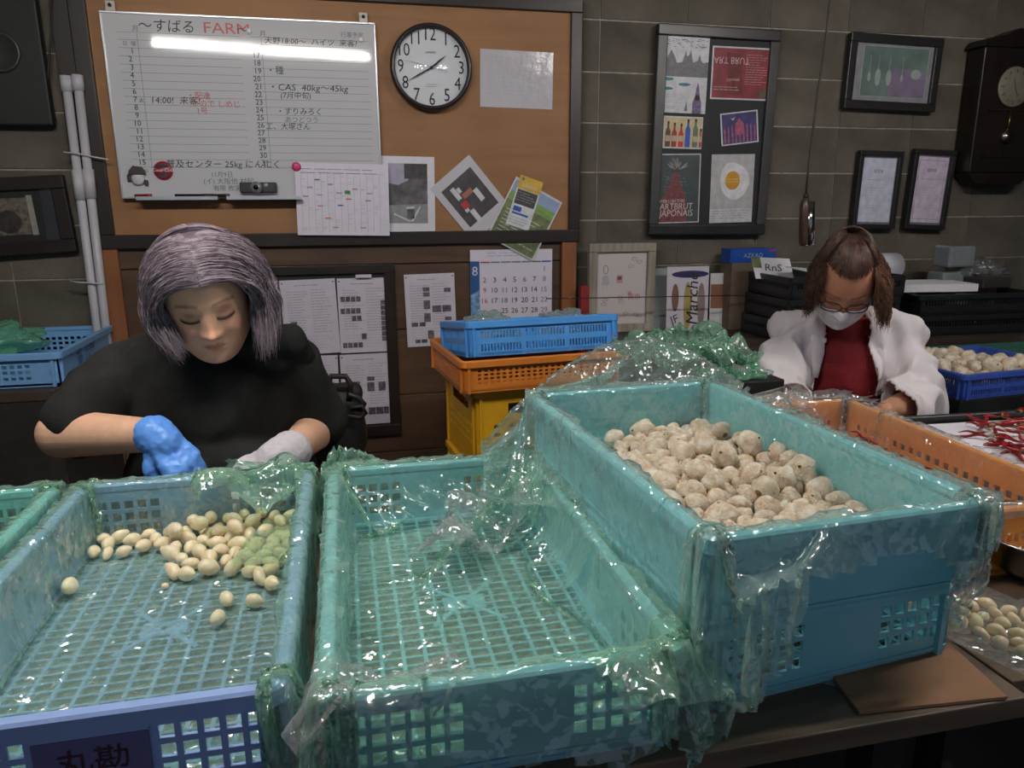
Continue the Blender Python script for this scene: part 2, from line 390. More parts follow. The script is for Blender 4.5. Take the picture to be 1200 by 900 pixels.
# magnets and things on the board
def magnet(px, py, r, m, label, th=.008):
    p = on_wb(px, py, .026)
    o = MB().lathe([(0,0),(r*.98,0),(r,th*.3),(r*.9,th*.85),(r*.5,th),(0,th)], 20).build('magnet', m, rot=(R(90),0,0)); o.location = p
    return tag(o, label, 'magnet')
magnet(347.5, 195.5, .017, M('pink_plastic', (214,60,120), .35), 'pink round magnet holding the colour coded schedule', .012)
magnet(292, 36.5, .0095, M('white_plastic', (225,225,228), .35), 'small white round magnet right of the red FARM heading')
magnet(423, 46.5, .0095, M('white_plastic', (225,225,228), .35), 'small white round magnet near the whiteboard top right corner')
# red cap magnet with white script
p = on_wb(191.5, 200, .026)
cap = MB().lathe([(0,0),(.031,0),(.032,.003),(.029,.006),(0,.0065)], 28).build('cap_magnet', M('cap_red', (150,28,44), .3), rot=(R(90),0,0)); cap.location = p
tag(cap, 'dark red round cap magnet with white script on whiteboard', 'magnet')
s = Sheet(.06, .06, .0068); s.disc(.5,.24,.014,INK,1,sx=1.6,sy=.45); s.disc(.5,.76,.014,INK,1,sx=1.4,sy=.5); s.text('Coca-Cola', .5, .56, .0165, M('white_print',(235,232,232),.5), align='c', slant=.25)
so = s.mb.build('lettering', s.mats, cap); so.rotation_euler = (R(-90),0,0)
p = on_wb(161.5, 206, .026)
fm = empty('figure_magnet', p, label='dark novelty magnet shaped like a capped head with white chin', cat='magnet')
MB().lathe([(0,0),(.021,0),(.024,.004),(.016,.009),(0,.0095)], 20).build('face', M('magnet_white', (205,200,200), .5), fm, loc=(0,0,-.010), rot=(R(90),0,0))
MB().prism([(-.03,.002),(.03,.004),(.027,.014),(.018,.03),(-.012,.034),(-.025,.018)], -.011, 0).build('cap', M('magnet_black', (58,48,48), .5), fm, bevel=.002)
MB().box((-.034,-.009,-.02),(-.022,0,.004)).box((.02,-.009,-.034),(.033,0,-.014)).build('ears', M('magnet_black'), fm, bevel=.003)
# little camera on the tray
p = on_wb(303, 219, .035)
cm = empty('compact_camera', (p.x, p.y, p.z), label='small black compact camera with silver lens ring on pen tray', cat='camera')
MB().box((-.064,-.014,-.021),(.064,.010,.016)).build('body', M('camera_black', (36,36,40), .4), cm, bevel=.004)
MB().tube([(-.006,-.030,-.002),(-.006,-.012,-.002)], .020, 22).build('lens_ring', M('camera_silver', (200,200,205), .25, metal=.7), cm)
MB().tube([(-.006,-.0315,-.002),(-.006,-.0300,-.002)], .009, 18).build('lens', M('lens_glass', (10,10,14), .1), cm)
MB().box((.022,-.0155,.002),(.034,-.0135,.012)).build('viewfinder', M('camera_silver'), cm)
for i, (a, b, lab, mm) in enumerate((((205,228),(250,225),'black marker pen lying on the left of the pen tray','pen_black'), ((246,226.5),(269,224),'thin dark marker pen lying behind the camera side of tray','pen_dark'), ((158,230),(178,229),'short red marker pen at tray left end','pen_red'))):
    A, B = on_wb(*a, .045), on_wb(*b, .045); A.z = B.z = wbo.location.z-h/2+.0025
    c_ = {'pen_black':(25,25,28),'pen_dark':(60,40,40),'pen_red':(150,40,40)}[mm]
    pen = MB().tube([A, A.lerp(B,.7), A.lerp(B,.71), B], [.006,.006,.0068,.0064], 10).build('marker_pen', M(mm, c_, .4)); tag(pen, lab, 'pen')

# ------------------------------------------------------------------ wall clock
ce = aty(505, 80, BY-.01); rC = .151
ck = empty('wall_clock', ce, label='round wall clock with dark rim and black numerals on notice board', cat='clock')
MB().lathe([(rC*.93,.0),(rC,.004),(rC*1.01,.018),(rC*.98,.034),(rC*.93,.038),(rC*.895,.030),(rC*.89,.0)], 64).build('rim', M('clock_rim', (44,34,38), .3), ck, rot=(R(90),0,0))
MB().lathe([(0,0),(rC*.94,0),(rC*.94,.010),(0,.0101)], 64).build('dial', M('clock_dial', (222,224,230), .4, .02), ck, rot=(R(90),0,0), smooth=False)
s = Sheet(2*rC, 2*rC, .011)
for k in range(1, 13):
    a = R(30*k); s.text(str(k), .5+.372*math.sin(a), .5-.372*math.cos(a)+.060, .064, INK, align='c', sx=.8)
for k in range(60):
    a = R(6*k); r0 = .435; r1 = .446 if k % 5 else .455
    s.line(.5+r0*math.sin(a), .5-r0*math.cos(a), .5+r1*math.sin(a), .5-r1*math.cos(a), INK, .001)
s.text('LANDEX', .5, .335, .010, INK, align='c'); s.scribble(.43,.68,.14,.05,GREY,n=2,seed=4,thick=.0015)
s.mb.build('numerals', s.mats, ck)
def hand(name, ang, L_, wd, m, y, back=.02):
    o = MB().prism([(-wd*.5,-back),(wd*.5,-back),(wd,L_*.55),(0,L_),(-wd,L_*.55)], -y-.001, -y).build(name, m, ck); o.rotation_euler = (0, R(ang), 0)
hand('hour_hand', 52, .072, .0036, INK, .015); hand('minute_hand', 241, .105, .0028, INK, .018, .025); hand('second_hand', 283, .11, .0008, GREY, .021, .06)
MB().tube([(0,-.023,0),(0,-.01,0)], .005, 12).build('hub', INK, ck)
g = bpy.data.materials.new('clock_glass'); g.use_nodes = True
n = g.node_tree.nodes; l = g.node_tree.links; n.remove(n['Principled BSDF']); tr = n.new('ShaderNodeBsdfTransparent'); gg = n.new('ShaderNodeBsdfGlossy'); gg.inputs['Roughness'].default_value = .02
mx = n.new('ShaderNodeMixShader'); lw_ = n.new('ShaderNodeLayerWeight'); pw_ = n.new('ShaderNodeMath'); pw_.operation = 'POWER'; pw_.inputs[1].default_value = 4; l.new(lw_.outputs['Facing'], pw_.inputs[0]); f_ = n.new('ShaderNodeMath'); f_.operation = 'MULTIPLY_ADD'; f_.inputs[1].default_value = .5; f_.inputs[2].default_value = .03; l.new(pw_.outputs[0], f_.inputs[0]); l.new(f_.outputs[0], mx.inputs[0]); l.new(tr.outputs[0], mx.inputs[1]); l.new(gg.outputs[0], mx.inputs[2]); l.new(mx.outputs[0], n['Material Output'].inputs[0])
GLASS = g
MB().lathe([(0,0),(rC*.9,0),(rC*.9,.001),(0,.0011)], 48).build('clock_glass', GLASS, ck, loc=(0,-.028,0), rot=(R(90),0,0))

# ------------------------------------------------------------------ papers on the notice board
def glossy(name, col, rough=.15, bump=.35, bs=14): return M(name, col, rough, .03, 6, bump, bs, coat=.5)
def paper(TL, TR, BL, Y, name, label, cat, mat, draw, th=.0012, group=None):
    ce, w, h, t = wall_frame(TL, TR, BL, Y); s = Sheet(w, h, th); draw(s)
    o = put(s.build(name, mat), ce, t); return tag(o, label, cat, group)
def d_lam(s):
    s.scribble(.06,.1,.4,.12,LGREY,n=2,seed=1); s.scribble(.08,.3,.8,.5,LGREY,n=7,seed=2,thick=.0012)
paper((563,57),(649,62),(562,125),BY,'laminated_sheet','faint laminated sheet with crinkled glare right of the clock','document', glossy('laminate',(200,196,202),.12,1.0,14), d_lam)
for a, b in ((.07,.08),): pass
OR_ = M('print_orange',(205,130,70),.6); GR_ = M('print_green',(80,140,70),.6); PK_ = M('print_pink',(210,140,150),.6); LB_ = M('print_pale_blue',(150,160,200),.6)
def d_cal(s):
    s.scribble(.06,.06,.86,.10,GREY,n=2,seed=3,thick=.002)
    for k in range(13): s.line(.06+k*.07,.14,.06+k*.07,.95,LGREY,.0012)
    s.line(.04,.14,.95,.14,LGREY,.001)
    rnd = random.Random(5)
    for c_, u, v in ((GR_,.2,.22),(GR_,.52,.37),(OR_,.07,.45),(OR_,.53,.48),(OR_,.74,.50),(PK_,.22,.58),(OR_,.30,.75),(OR_,.38,.88),(BLUE,.44,.57),(PK_,.60,.34),(LB_,.34,.28),(LB_,.22,.43),(LB_,.12,.33),(LB_,.43,.4),(PK_,.68,.88),(LB_,.76,.4)):
        s.rect(u, v, u+.06, v+(.05 if u == .52 else .018), c_, 2)
    for k in range(70):
        u = .065+.07*rnd.randrange(13); v = rnd.uniform(.16,.94); s.line(u, v, u+.04, v, LGREY, .0012)
paper((345,190),(455,193),(349,275.5),BY-.030,'schedule_sheet','wide colour coded schedule sheet pinned over whiteboard corner','document', M('schedule_paper',(224,218,232),.6,.03), d_cal)
PH1 = M('photo_trees', (120,118,122), .4, .3, 22, dark=(46,44,46)); PHS = M('photo_sky', (170,164,184), .4, .1); PHD = M('photo_dark', (64,60,62), .5, .4, 40)
PG_ = M('photo_grey', (142,142,146), .5); PW_ = M('photo_white',(210,210,214),.5)
def d_ph(s):
    s.rect(.12,.09,.86,.85,PH1,1); s.poly([(.12,.09),(.45,.09),(.5,.3),(.3,.36),(.12,.34)],PHS,2); s.rect(.42,.09,.86,.28,PHD,3); s.poly([(.12,.62),(.86,.6),(.86,.85),(.12,.85)],PG_,2)
    s.poly([(.45,.64),(.6,.63),(.6,.655),(.45,.665)],PW_,3); s.poly([(.7,.63),(.73,.63),(.58,.83),(.52,.83)],PW_,3); s.poly([(.2,.74),(.22,.72),(.56,.83),(.5,.83)],PW_,3); s.rect(.46,.67,.6,.79,PH1,3)
paper((447,182.5),(509,184),(449.5,275),BY-.001,'photo_print','upright grey photo print of trees and yard, beside the schedule','photo', M('photo_paper',(222,220,228),.5,.03), d_ph)
MB_ = M('photo_charcoal',(72,66,70),.5,.2)
def d_t1(s):
    s.rect(.13,.14,.87,.8,MB_,1)
    for u,v,w_,h_ in ((.28,.2,.09,.2),(.38,.25,.07,.08),(.62,.42,.1,.2),(.32,.62,.1,.2),(.26,.55,.08,.06)): s.rect(u,v,u+w_,v+h_,PW_,2)
    s.rect(.40,.36,.62,.44,M('print_brown',(170,110,90),.6),2); s.rect(.27,.45,.4,.56,RED,2)
paper((507,219),(553,178.5),(552,286.5),BY-.002,'photo_sheet','tilted white sheet with dark aerial photo in plastic sleeve','photo', glossy('sleeve_paper',(205,202,208),.2,.15), d_t1)
FG = M('flyer_field',(132,146,96),.4,.3,30,dark=(84,92,66))
def d_t2(s):
    s.rect(.03,.03,.97,.98,FG,1); s.rect(.03,.03,.97,.2,M('flyer_sky',(150,170,205),.4,.1),2); s.rect(.03,.2,.97,.34,M('flyer_grass',(136,172,96),.4,.15),2)
    s.scribble(.1,.45,.8,.45,PW_,n=8,seed=9,thick=.003); s.disc(.55,.3,.008,M('flyer_yellow',(220,220,90),.5),3)
paper((604,206),(658,237),(571,277),BY-.006,'green_flyer','tilted green landscape flyer pinned over the frame bottom edge','flyer', M('flyer_white',(215,215,220),.4), d_t2)
def d_t3(s):
    s.rect(0,0,1,.26,M('leaflet_yellow',(216,176,70),.5),1); s.text('LANAVI',.5,.2,.018,PW_,align='c'); s.disc(.15,.06,.006,M('print_green'),2)
    s.rect(.06,.27,.94,.56,MB_,1); s.scribble(.1,.3,.8,.2,PG_,n=4,seed=12,thick=.003)
    s.rect(.1,.6,.45,.7,BLUE,2); s.rect(.1,.72,.8,.76,BLUE,2); s.scribble(.1,.8,.8,.16,GREY,n=3,seed=3,thick=.0015)
paper((610,204.5),(636.5,214),(593,262),BY-.010,'yellow_leaflet','narrow leaflet with yellow header pinned over the green flyer','leaflet', M('leaflet_paper',(226,226,230),.4), d_t3)

# ------------------------------------------------------------------ framed documents, loose document, calendar below
DY = WY-.030
ce, w, h, t = wall_frame((296,314),(470,308),(296,520),DY)
dk = empty('document_board', ce, label='dark framed board with five printed documents behind the woman', cat='notice board'); 
MB().box((-w/2,-.008,-h/2),(w/2,.0,h/2)).build('backing_panel', M('board_black',(36,32,36),.5,.1), dk)
for q in (((-w/2,-.02,h/2-.035),(w/2,0,h/2)),((-w/2,-.02,-h/2),(w/2,0,-h/2+.045)),((-w/2,-.019,-h/2),(-w/2+.04,0,h/2)),((w/2-.042,-.019,-h/2),(w/2,0,h/2))):
    MB().box(*q).build('frame_bar', DKW, dk, bevel=.002)
PHT = M('thumb_photo',(124,118,126),.5,.5,80,dark=(62,58,64))
def doc(seed, thumbs, head=True):
    def f(s):
        rnd = random.Random(seed)
        if head: s.scribble(.25,.05,.45,.05,GREY,n=1,seed=seed,thick=.0022)
        s.scribble(.1,.14,.38,.55,GREY,n=16,seed=seed+1,thick=.0014); s.scribble(.54,.12,.36,.6,GREY,n=16,seed=seed+2,thick=.0014)
        s.scribble(.1,.74,.8,.2,LGREY,n=5,seed=seed+3,thick=.0012)
        for u, v, a, b in thumbs: s.rect(u, v, u+a, v+b, PHT, 4)
        for u, v in ((.04,.04),(.96,.04)): s.disc(u, v, .0035, M('pin_steel',(120,116,110),.3), 4, 8)
    return f
grid = lambda u, v, n, w_=.085, h_=.07, g=.1: [(u+k*g, v, w_, h_) for k in range(n)]
TY = DY-.0105
PD = M('document_paper',(214,208,222),.55,.03)
paper((285,331),(327,329),(290,420),TY,'document','printed document partly hidden behind the lavender hair','document',PD,doc(20,[]))
paper((329,329),(394,326),(334,417),TY-.0005,'document','printed text document on dark board, upper left, mostly text','document',PD,doc(21,[(.13,.55,.12,.1),(.13,.66,.12,.04)]))
paper((395,326.5),(456,325),(399,414),TY,'document','printed document with rows of small photos, upper right on dark board','document',PD,doc(22,grid(.05,.24,4)+grid(.04,.4,4)+grid(.25,.5,2)+[(.42,.74,.1,.08)]+grid(.05,.86,4)+[(.82,.3+.07*k,.1,.062) for k in range(8)]))
paper((352,417.5),(396,416),(356,500),TY,'document','printed document half hidden by the black shoulder, lower left','document',PD,doc(23,[]))
paper((399,416),(459.5,413),(402,499),TY-.0005,'document','printed document with scattered photos, lower right on dark board','document',PD,doc(24,[(.08,.38,.12,.1),(.24,.38,.12,.1),(.5,.32,.15,.06),(.5,.4,.14,.13),(.72,.4,.14,.13),(.16,.58,.18,.07),(.5,.76,.14,.1),(.65,.76,.14,.1),(.8,.76,.1,.1)]))
tag(put(MB().box((-.03,-.004,-.006),(.03,0,.006)).build('paper_tab', PD), aty(426,323.5,DY-.022)), 'small paper tab stuck on the dark board top edge', 'tab')
paper((474,322),(533,319.5),(477,407),DY-.002,'document','loose printed document pinned alone between dark board and calendar','document',PD,doc(25,[(.36,.18,.13,.06),(.36,.25,.13,.06),(.36,.36,.13,.12),(.36,.54,.13,.06),(.36,.6,.13,.06),(.1,.66,.13,.06),(.26,.66,.12,.06),(.78,.2,.13,.06),(.53,.44,.18,.09),(.73,.44,.18,.09),(.78,.6,.13,.05),(.42,.78,.12,.12),(.16,.9,.1,.05),(.28,.9,.12,.05),(.8,.72,.1,.05)]))
CB = M('calendar_blue',(60,100,190),.5,.1,3); CB2 = M('calendar_deep_blue',(46,92,150),.5,.06); CWH = M('calendar_white',(226,220,236),.5,.02)
def d_c8(s):
    s.rect(0,.77,1,1,CB,1); s.rect(0,.92,1,1,M('calendar_haze',(100,125,190),.5,.1),2); s.rect(0,.12,.11,.75,CB2,1)
    s.poly([(0,.48),(.11,.42),(.11,.72),(0,.75)],M('calendar_sea',(120,170,215),.5,.4,60),2)
    s.text('8',.055,.27,.052,CWH,align='c'); s.scribble(.2,.02,.7,.06,GREY,n=2,seed=5,thick=.0014)
    for k in range(7): s.rect(.12+k*.125,.125,.235+k*.125,.14,(RED if k == 0 else BLUE if k == 6 else GREY),2)
    for r_ in range(5):
        for c_ in range(7):
            d = r_*7+c_-5
            if 1 <= d <= 29 and not (r_ == 4 and c_ < 2): s.text(str(d), .17+c_*.122, .235+r_*.112, .030, (RED if c_ == 0 else GREY if (c_ == 6 or d == 11) else INK), align='c')
    for k, m_ in ((0,RED),(1,GREY)): s.text('23' if k == 0 else '24', .15+k*.122, .665, .014, m_); s.text('30' if k == 0 else '31', .15+k*.122, .715, .014, m_)
paper((551,293),(647.5,291.5),(552,402),DY-.004,'calendar','august wall calendar with blue sky picture, behind blue basket','calendar',CWH,d_c8)
# ------------------------------------------------------------------ work tables
TBW = wood('worn_table_wood', (84,66,52), (142,118,94), .55, 0, 3)
TZ = .755
def table(x0, x1, y0, y1, label):
    t = empty('work_table', ((x0+x1)/2, (y0+y1)/2, 0), label=label, cat='table')
    hx, hy = (x1-x0)/2, (y1-y0)/2
    n = 4; 
    for k in range(n):
        a = -hy + 2*hy*k/n; MB().box((-hx, a+.0015, TZ-.028), (hx, a+2*hy/n-.0015, TZ)).build('top_board', TBW, t, bevel=.002)
    MB().box((-hx+.06, -hy+.10, TZ-.10), (hx-.06, -hy+.12, TZ-.029)).box((-hx+.06, hy-.07, TZ-.10), (hx-.06, hy-.05, TZ-.029)).build('apron', M('shade_toned_underframe',(34,28,24),.8,.2), t)  # apron and legs coloured near black to paint in the shade beneath the top
    for sx in (-1, 1):
        for sy in (-1, 1): MB().box((sx*(hx-.07)-.025, sy*(hy-.15)-.025, 0), (sx*(hx-.07)+.025, sy*(hy-.15)+.025, TZ-.029)).build('leg', M('shade_toned_underframe'), t)
    return t
table(-1.35, .758, .612, 1.33, 'long worn wooden work table carrying the light blue garlic crates')
table(.762, 2.0, .640, 1.53, 'worn wooden table under the orange chilli crate on the right')

# ------------------------------------------------------------------ crates
def perforated(mb, w, h, th, holes, xf, mi=0):
    """plate w x h (u,z from 0) of thickness th with rectangular holes, mapped by xf(u, d, z)"""
    us = sorted({0, w} | {q for a in holes for q in (a[0], a[2])}); zs = sorted({0, h} | {q for a in holes for q in (a[1], a[3])})
    for i in range(len(us)-1):
        j = 0
        while j < len(zs)-1:
            def solid(j): uc, zc = (us[i]+us[i+1])/2, (zs[j]+zs[j+1])/2; return not any(a[0] < uc < a[2] and a[1] < zc < a[3] for a in holes)
            if not solid(j): j += 1; continue
            k = j
            while k+1 < len(zs)-1 and solid(k+1): k += 1
            c = [(us[i],0,zs[j]),(us[i+1],0,zs[j]),(us[i+1],th,zs[j]),(us[i],th,zs[j]),(us[i],0,zs[k+1]),(us[i+1],0,zs[k+1]),(us[i+1],th,zs[k+1]),(us[i],th,zs[k+1])]
            mb.add([xf(*q) for q in c], [(0,3,2,1),(4,5,6,7),(0,1,5,4),(1,2,6,5),(2,3,7,6),(3,0,4,7)], mi); j = k+1
def holes_grid(u0, z0, u1, z1, nu, nz, bar=.35):
    du, dz = (u1-u0)/nu, (z1-z0)/nz
    return [(u0+i*du+du*bar/2, z0+j*dz+dz*bar/2, u0+(i+1)*du-du*bar/2, z0+(j+1)*dz-dz*bar/2) for i in range(nu) for j in range(nz)]
def crate(name, W, L, H, mat, label, cat, loc, rz=0, front=None, side=None, pitch=(.027,.0178), bar=.30, flange=.012, x_mark=True, group=None, ribs=True, floor_holes=True):
    """open crate: W along x, L along y, rim at H. front/side = hole lists as functions of (length,height)"""
    t = empty(name, loc, (0,0,rz), label, cat, group); th = .004; hw, hl = W/2-flange, L/2-flange
    fh = front(2*hw, H-.012) if front else []; sh = side(2*hl, H-.012) if side else []
    for q, (ln, hs, xf) in enumerate((
        (2*hw, fh, lambda u,d,z: (-hw+u, -hl+d, z)), (2*hw, fh, lambda u,d,z: (hw-u, hl-d, z)),
        (2*hl, sh, lambda u,d,z: (hw-d, -hl+u, z)), (2*hl, sh, lambda u,d,z: (-hw+d, hl-u, z)))):
        m = MB(); perforated(m, ln, H-.012, th, hs, xf)
        if ribs:                                            # moulded ribs and a mid band outside
            for uu in (.012, ln-.020):
                c = [(uu,-.007,0),(uu+.008,-.007,0),(uu+.008,0,0),(uu,0,0),(uu,-.007,H-.014),(uu+.008,-.007,H-.014),(uu+.008,0,H-.014),(uu,0,H-.014)]
                m.add([xf(*v) for v in c], [(0,3,2,1),(4,5,6,7),(0,1,5,4),(1,2,6,5),(2,3,7,6),(3,0,4,7)])
        m.build('side_panel', mat, t)
    # rim: rounded-corner flange with a turned-down lip
    def ring(a, b, r, z, n=5):
        pts = []
        for cx, cy, a0 in ((a-r,b-r,0),(-a+r,b-r,90),(-a+r,-b+r,180),(a-r,-b+r,270)):
            for k in range(n+1): an = R(a0+90*k/n); pts.append((cx+r*math.cos(an), cy+r*math.sin(an), z))
        return pts
    loops = [ring(hw-th, hl-th, .008, H-.014), ring(hw-th, hl-th, .008, H-.002), ring(hw-th+.0025, hl-th+.0025, .010, H), ring(W/2-.003, L/2-.003, .019, H), ring(W/2, L/2, .022, H-.003), ring(W/2, L/2, .022, H-.020), ring(W/2-.003, L/2-.003, .019, H-.020), ring(W/2-.003, L/2-.003, .019, H-.006), ring(hw, hl, .012, H-.006), ring(hw, hl, .012, H-.014)]
    n = len(loops[0]); vs = [p for l in loops for p in l]; k_ = len(loops); fs = []
    for i in range(k_):
        for k in range(n): fs.append((i*n+k, ((i+1)%k_)*n+k, ((i+1)%k_)*n+(k+1)%n, i*n+(k+1)%n))
    MB().add(vs, fs, 0, False).build('rim', mat, t)
    # floor grid
    m = MB()
    if floor_holes:
        nx, ny = max(2, round(2*hw/pitch[0])), max(2, round(2*hl/pitch[1])); px_, py_ = 2*hw/nx, 2*hl/ny
        for i in range(nx+1): x = -hw+i*px_; b2 = pitch[0]*bar/2*.62; m.box((x-b2, -hl, .008), (x+b2, hl, .0132))
        for j in range(ny+1): y = -hl+j*py_; b2 = pitch[1]*bar/2*.8; m.box((-hw, y-b2, .0085), (hw, y+b2, .0130))
        if x_mark:
            for s_ in (-1, 1): m.box((-.075,-.0035,.0082),(.075,.0035,.0136), mat=Matrix.Rotation(s_*R(48),4,'Z'))
            m.box((-.03,-.018,.0082),(.03,.018,.0128))
        m.box((-hw,-hl,.006),(-hw+.014,hl,.0134)).box((hw-.014,-hl,.006),(hw,hl,.0134)).box((-hw,-hl,.006),(hw,-hl+.014,.0135)).box((-hw,hl-.014,.006),(hw,hl,.0135))
    else: m.box((-hw,-hl,.004),(hw,hl,.010))
    for s_ in (-1, 1): m.box((s_*(hw-.01)-.006,-hl,0),(s_*(hw-.01)+.006,hl,.0079))
    m.build('floor_grid', mat, t)
    return t
CRB = M('crate_light_blue', (150,204,226), .38, .05, 6, objvar=.0)
CRL = M('crate_lavender_blue', (150,176,228), .38, .05, 6)
CRT = M('crate_teal_blue', (142,214,226), .38, .05, 6)
def gar_front(ln, h):
    z0, z1 = h*.24, h*.86
    return holes_grid(.015, z0, .130, z1, 6, 3, .30) + holes_grid(ln-.114, z0, ln-.012, z1, 5, 3, .30)
def gar_side(ln, h): return holes_grid(.05, h*.25, .15, h*.75, 5, 2, .3) + holes_grid(ln-.15, h*.25, ln-.05, h*.75, 5, 2, .3)
CH = .115
cr_left = crate('garlic_crate', .378, .640, CH, CRL, 'light lavender blue mesh crate with peeled cloves and a name plate in front', 'crate', (-.265,.979,TZ), 0, gar_front, gar_side)
cr_mid = crate('garlic_crate', .378, .655, CH, CRB, 'empty light blue mesh crate lined with green film, middle of the table', 'crate', (.140,.955,TZ), 0, gar_front, gar_side)
cr_far = crate('garlic_crate', .378, .640, CH, CRT, 'light blue crate cut off by the left edge, behind left film', 'crate', (-.672,.985,TZ), 0, gar_front, gar_side)
cr_low = crate('garlic_crate', .378, .650, CH, CRT, 'lower blue crate under the crate of garlic bulbs, touching cardboard', 'crate', (.520,1.005,TZ), R(6), gar_front, gar_side)
cr_up = crate('garlic_crate', .378, .650, CH, CRT, 'upper pale teal crate filled with unpeeled garlic bulbs', 'crate', (.525,.985,TZ+CH-.005), R(3), None, None)
# name plate with the two characters on the left crate
PLT = M('name_plate_plastic', (108,104,152), .4, .05)
pl = Sheet(.100, .066, .003); pl.text('丸勘', .5, .50, .028, M('plate_letters', (66,22,34), .6), align='c', sx=1.18)
po = pl.build('name_plate', PLT, cr_left, 'lettering'); po.location = (.008, -.309, .052); po['label'] = 'violet blue name plate with two dark characters'
MB().box((-.052,-.006,.0),(.052,0,.005)).build('plate_ledge', CRL, cr_left, loc=(.008,-.308,.087))
ORG = M('crate_orange', (255,158,48), .38, .06, 6)
def or_side(ln, h): return holes_grid(.04, h*.25, ln-.04, h*.72, 22, 2, .4)
cr_or = crate('chilli_crate', .378, .645, CH, ORG, 'orange crate of dried red chillies in front of the masked woman', 'crate', (.957,1.180,TZ), R(-1.5), or_side, or_side, floor_holes=False)
BLK = M('crate_black', (26,28,30), .4, .1, 8)
def slots(ln, h): return holes_grid(.02, h*.3, ln-.02, h*.85, int(ln/.013), 1, .45)
cr_bk = crate('black_tray', .50, .46, .085, BLK, 'black slotted tray lined with white paper at the right edge', 'tray', (1.445,1.185,TZ), R(-3), slots, slots, floor_holes=False, ribs=False)
tag(MB().box((-.225,-.205,0),(.225,.205,.003)).build('paper_liner', M('white_liner',(226,222,232),.6,.03,5,.3,12), loc=(1.445,1.185,TZ+.066), rot=(0,0,R(-3))), 'white paper sheet lining the black tray under chillies', 'paper')
MB_l = MB().box((-.20,-.18,0),(.20,.18,.055)); tag(MB_l.build('cardboard_box', M('box_card',(150,120,90),.8), loc=(1.445,1.185,TZ+.011), rot=(0,0,R(-3))), 'flat cardboard box under the white liner in the black tray', 'box')
# cardboard sheet on the table
q = [atz(x, y, TZ) for x, y in ((958,772),(1007,838),(1180,820),(1112,757))]
m = MB(); pts = [(v.x, v.y) for v in q]; cxy = (sum(p[0] for p in pts)/4, sum(p[1] for p in pts)/4)
m.add([(p[0]-cxy[0], p[1]-cxy[1], z) for z in (.0005, .0045) for p in pts], [(0,1,2,3),(7,6,5,4),(0,4,5,1),(1,5,6,2),(2,6,7,3),(3,7,4,0)])
tag(m.build('cardboard_sheet', M('cardboard', (176,132,98), .8, .15, 8, .2, 60), loc=(cxy[0], cxy[1], TZ)), 'flat brown cardboard sheet on the table front edge', 'cardboard')

# ------------------------------------------------------------------ plastic film: a small cloth solver
def collide(P, boxes, tables):
    hit = np.zeros(P.shape[:2], bool)
    for (cx, cy, rz, hw, hl, iw, il, zb, zf, zt) in boxes:
        c, s = math.cos(rz), math.sin(rz); dx, dy = P[...,0]-cx, P[...,1]-cy
        x, y, z = dx*c+dy*s, -dx*s+dy*c, P[...,2]
        ax, ay = np.abs(x), np.abs(y)
        O = (ax < hw) & (ay < hl) & (z < zt) & (z > zb-.02); I = (ax < iw) & (ay < il)
        k = O & I & (z < zf); z = np.where(k, zf, z); hit |= k
        k = O & ~I & (z > zb)
        din = np.maximum(np.maximum(ax-iw, 0), np.maximum(ay-il, 0)); dox, doy = hw-ax, hl-ay; dt = zt-z
        dmin = np.minimum(np.minimum(din, dt), np.minimum(dox, doy))
        top = k & (dmin == dt); inn = k & ~top & (dmin == din); ox = k & ~top & ~inn & (dmin == dox); oy = k & ~top & ~inn & ~ox
        z = np.where(top, zt, z)
        x = np.where(inn, np.sign(x)*np.minimum(ax, iw), x); y = np.where(inn, np.sign(y)*np.minimum(ay, il), y)
        x = np.where(ox, np.sign(x)*hw, x); y = np.where(oy, np.sign(y)*hl, y)
        hit |= k
        P[...,0] = cx+x*c-y*s; P[...,1] = cy+x*s+y*c; P[...,2] = z
    for (x0, x1, y0, y1, zt) in tables:
        k = (P[...,0] > x0) & (P[...,0] < x1) & (P[...,1] > y0) & (P[...,1] < y1) & (P[...,2] < zt) & (P[...,2] > zt-.06)
        P[...,2] = np.where(k, zt, P[...,2]); hit |= k
    return hit
def solve(P, res, boxes, tables, pins=(), steps=55, iters=7, g=.0006, seed=0, compress=.25, rest=None):
    rng = np.random.default_rng(seed); V = np.zeros_like(P)
    n, m = P.shape[:2]; d1 = res; d2 = res*math.sqrt(2)
    pi = np.array([q[0] for q in pins], int); pj = np.array([q[1] for q in pins], int); pt_ = np.array([tuple(q[2]) for q in pins], float).reshape(-1,3); p0 = P[pi, pj].copy()
    def con(a, b, L_, k=1.0):
        d = b-a; l = np.sqrt((d*d).sum(-1, keepdims=True))+1e-9; e = (l-L_)/l; e = np.where(e < 0, e*compress, e)
        c = d*e*.5*k; a += c; b -= c
    for st in range(steps):
        V *= .90; V[...,2] -= g; O = P.copy(); P += V
        a = min(1, (st+1)/(steps*.6))
        for it in range(iters):
            for o in (0, 1):
                con(P[o:n-1:2], P[o+1:n:2], d1); con(P[:, o:m-1:2], P[:, o+1:m:2], d1)
            for o in (0, 1):
                con(P[o:n-1:2, :-1], P[o+1:n:2, 1:], d2, .5); con(P[o:n-1:2, 1:], P[o+1:n:2, :-1], d2, .5)
            if len(pi): P[pi, pj] = p0*(1-a)+pt_*a
            if it % 3 == 2 or it == iters-1: hit = collide(P, boxes, tables)
        V = P-O; l = np.sqrt((V*V).sum(-1, keepdims=True)); V *= np.minimum(1, .012/(l+1e-9)); V[hit] *= .35
    return P
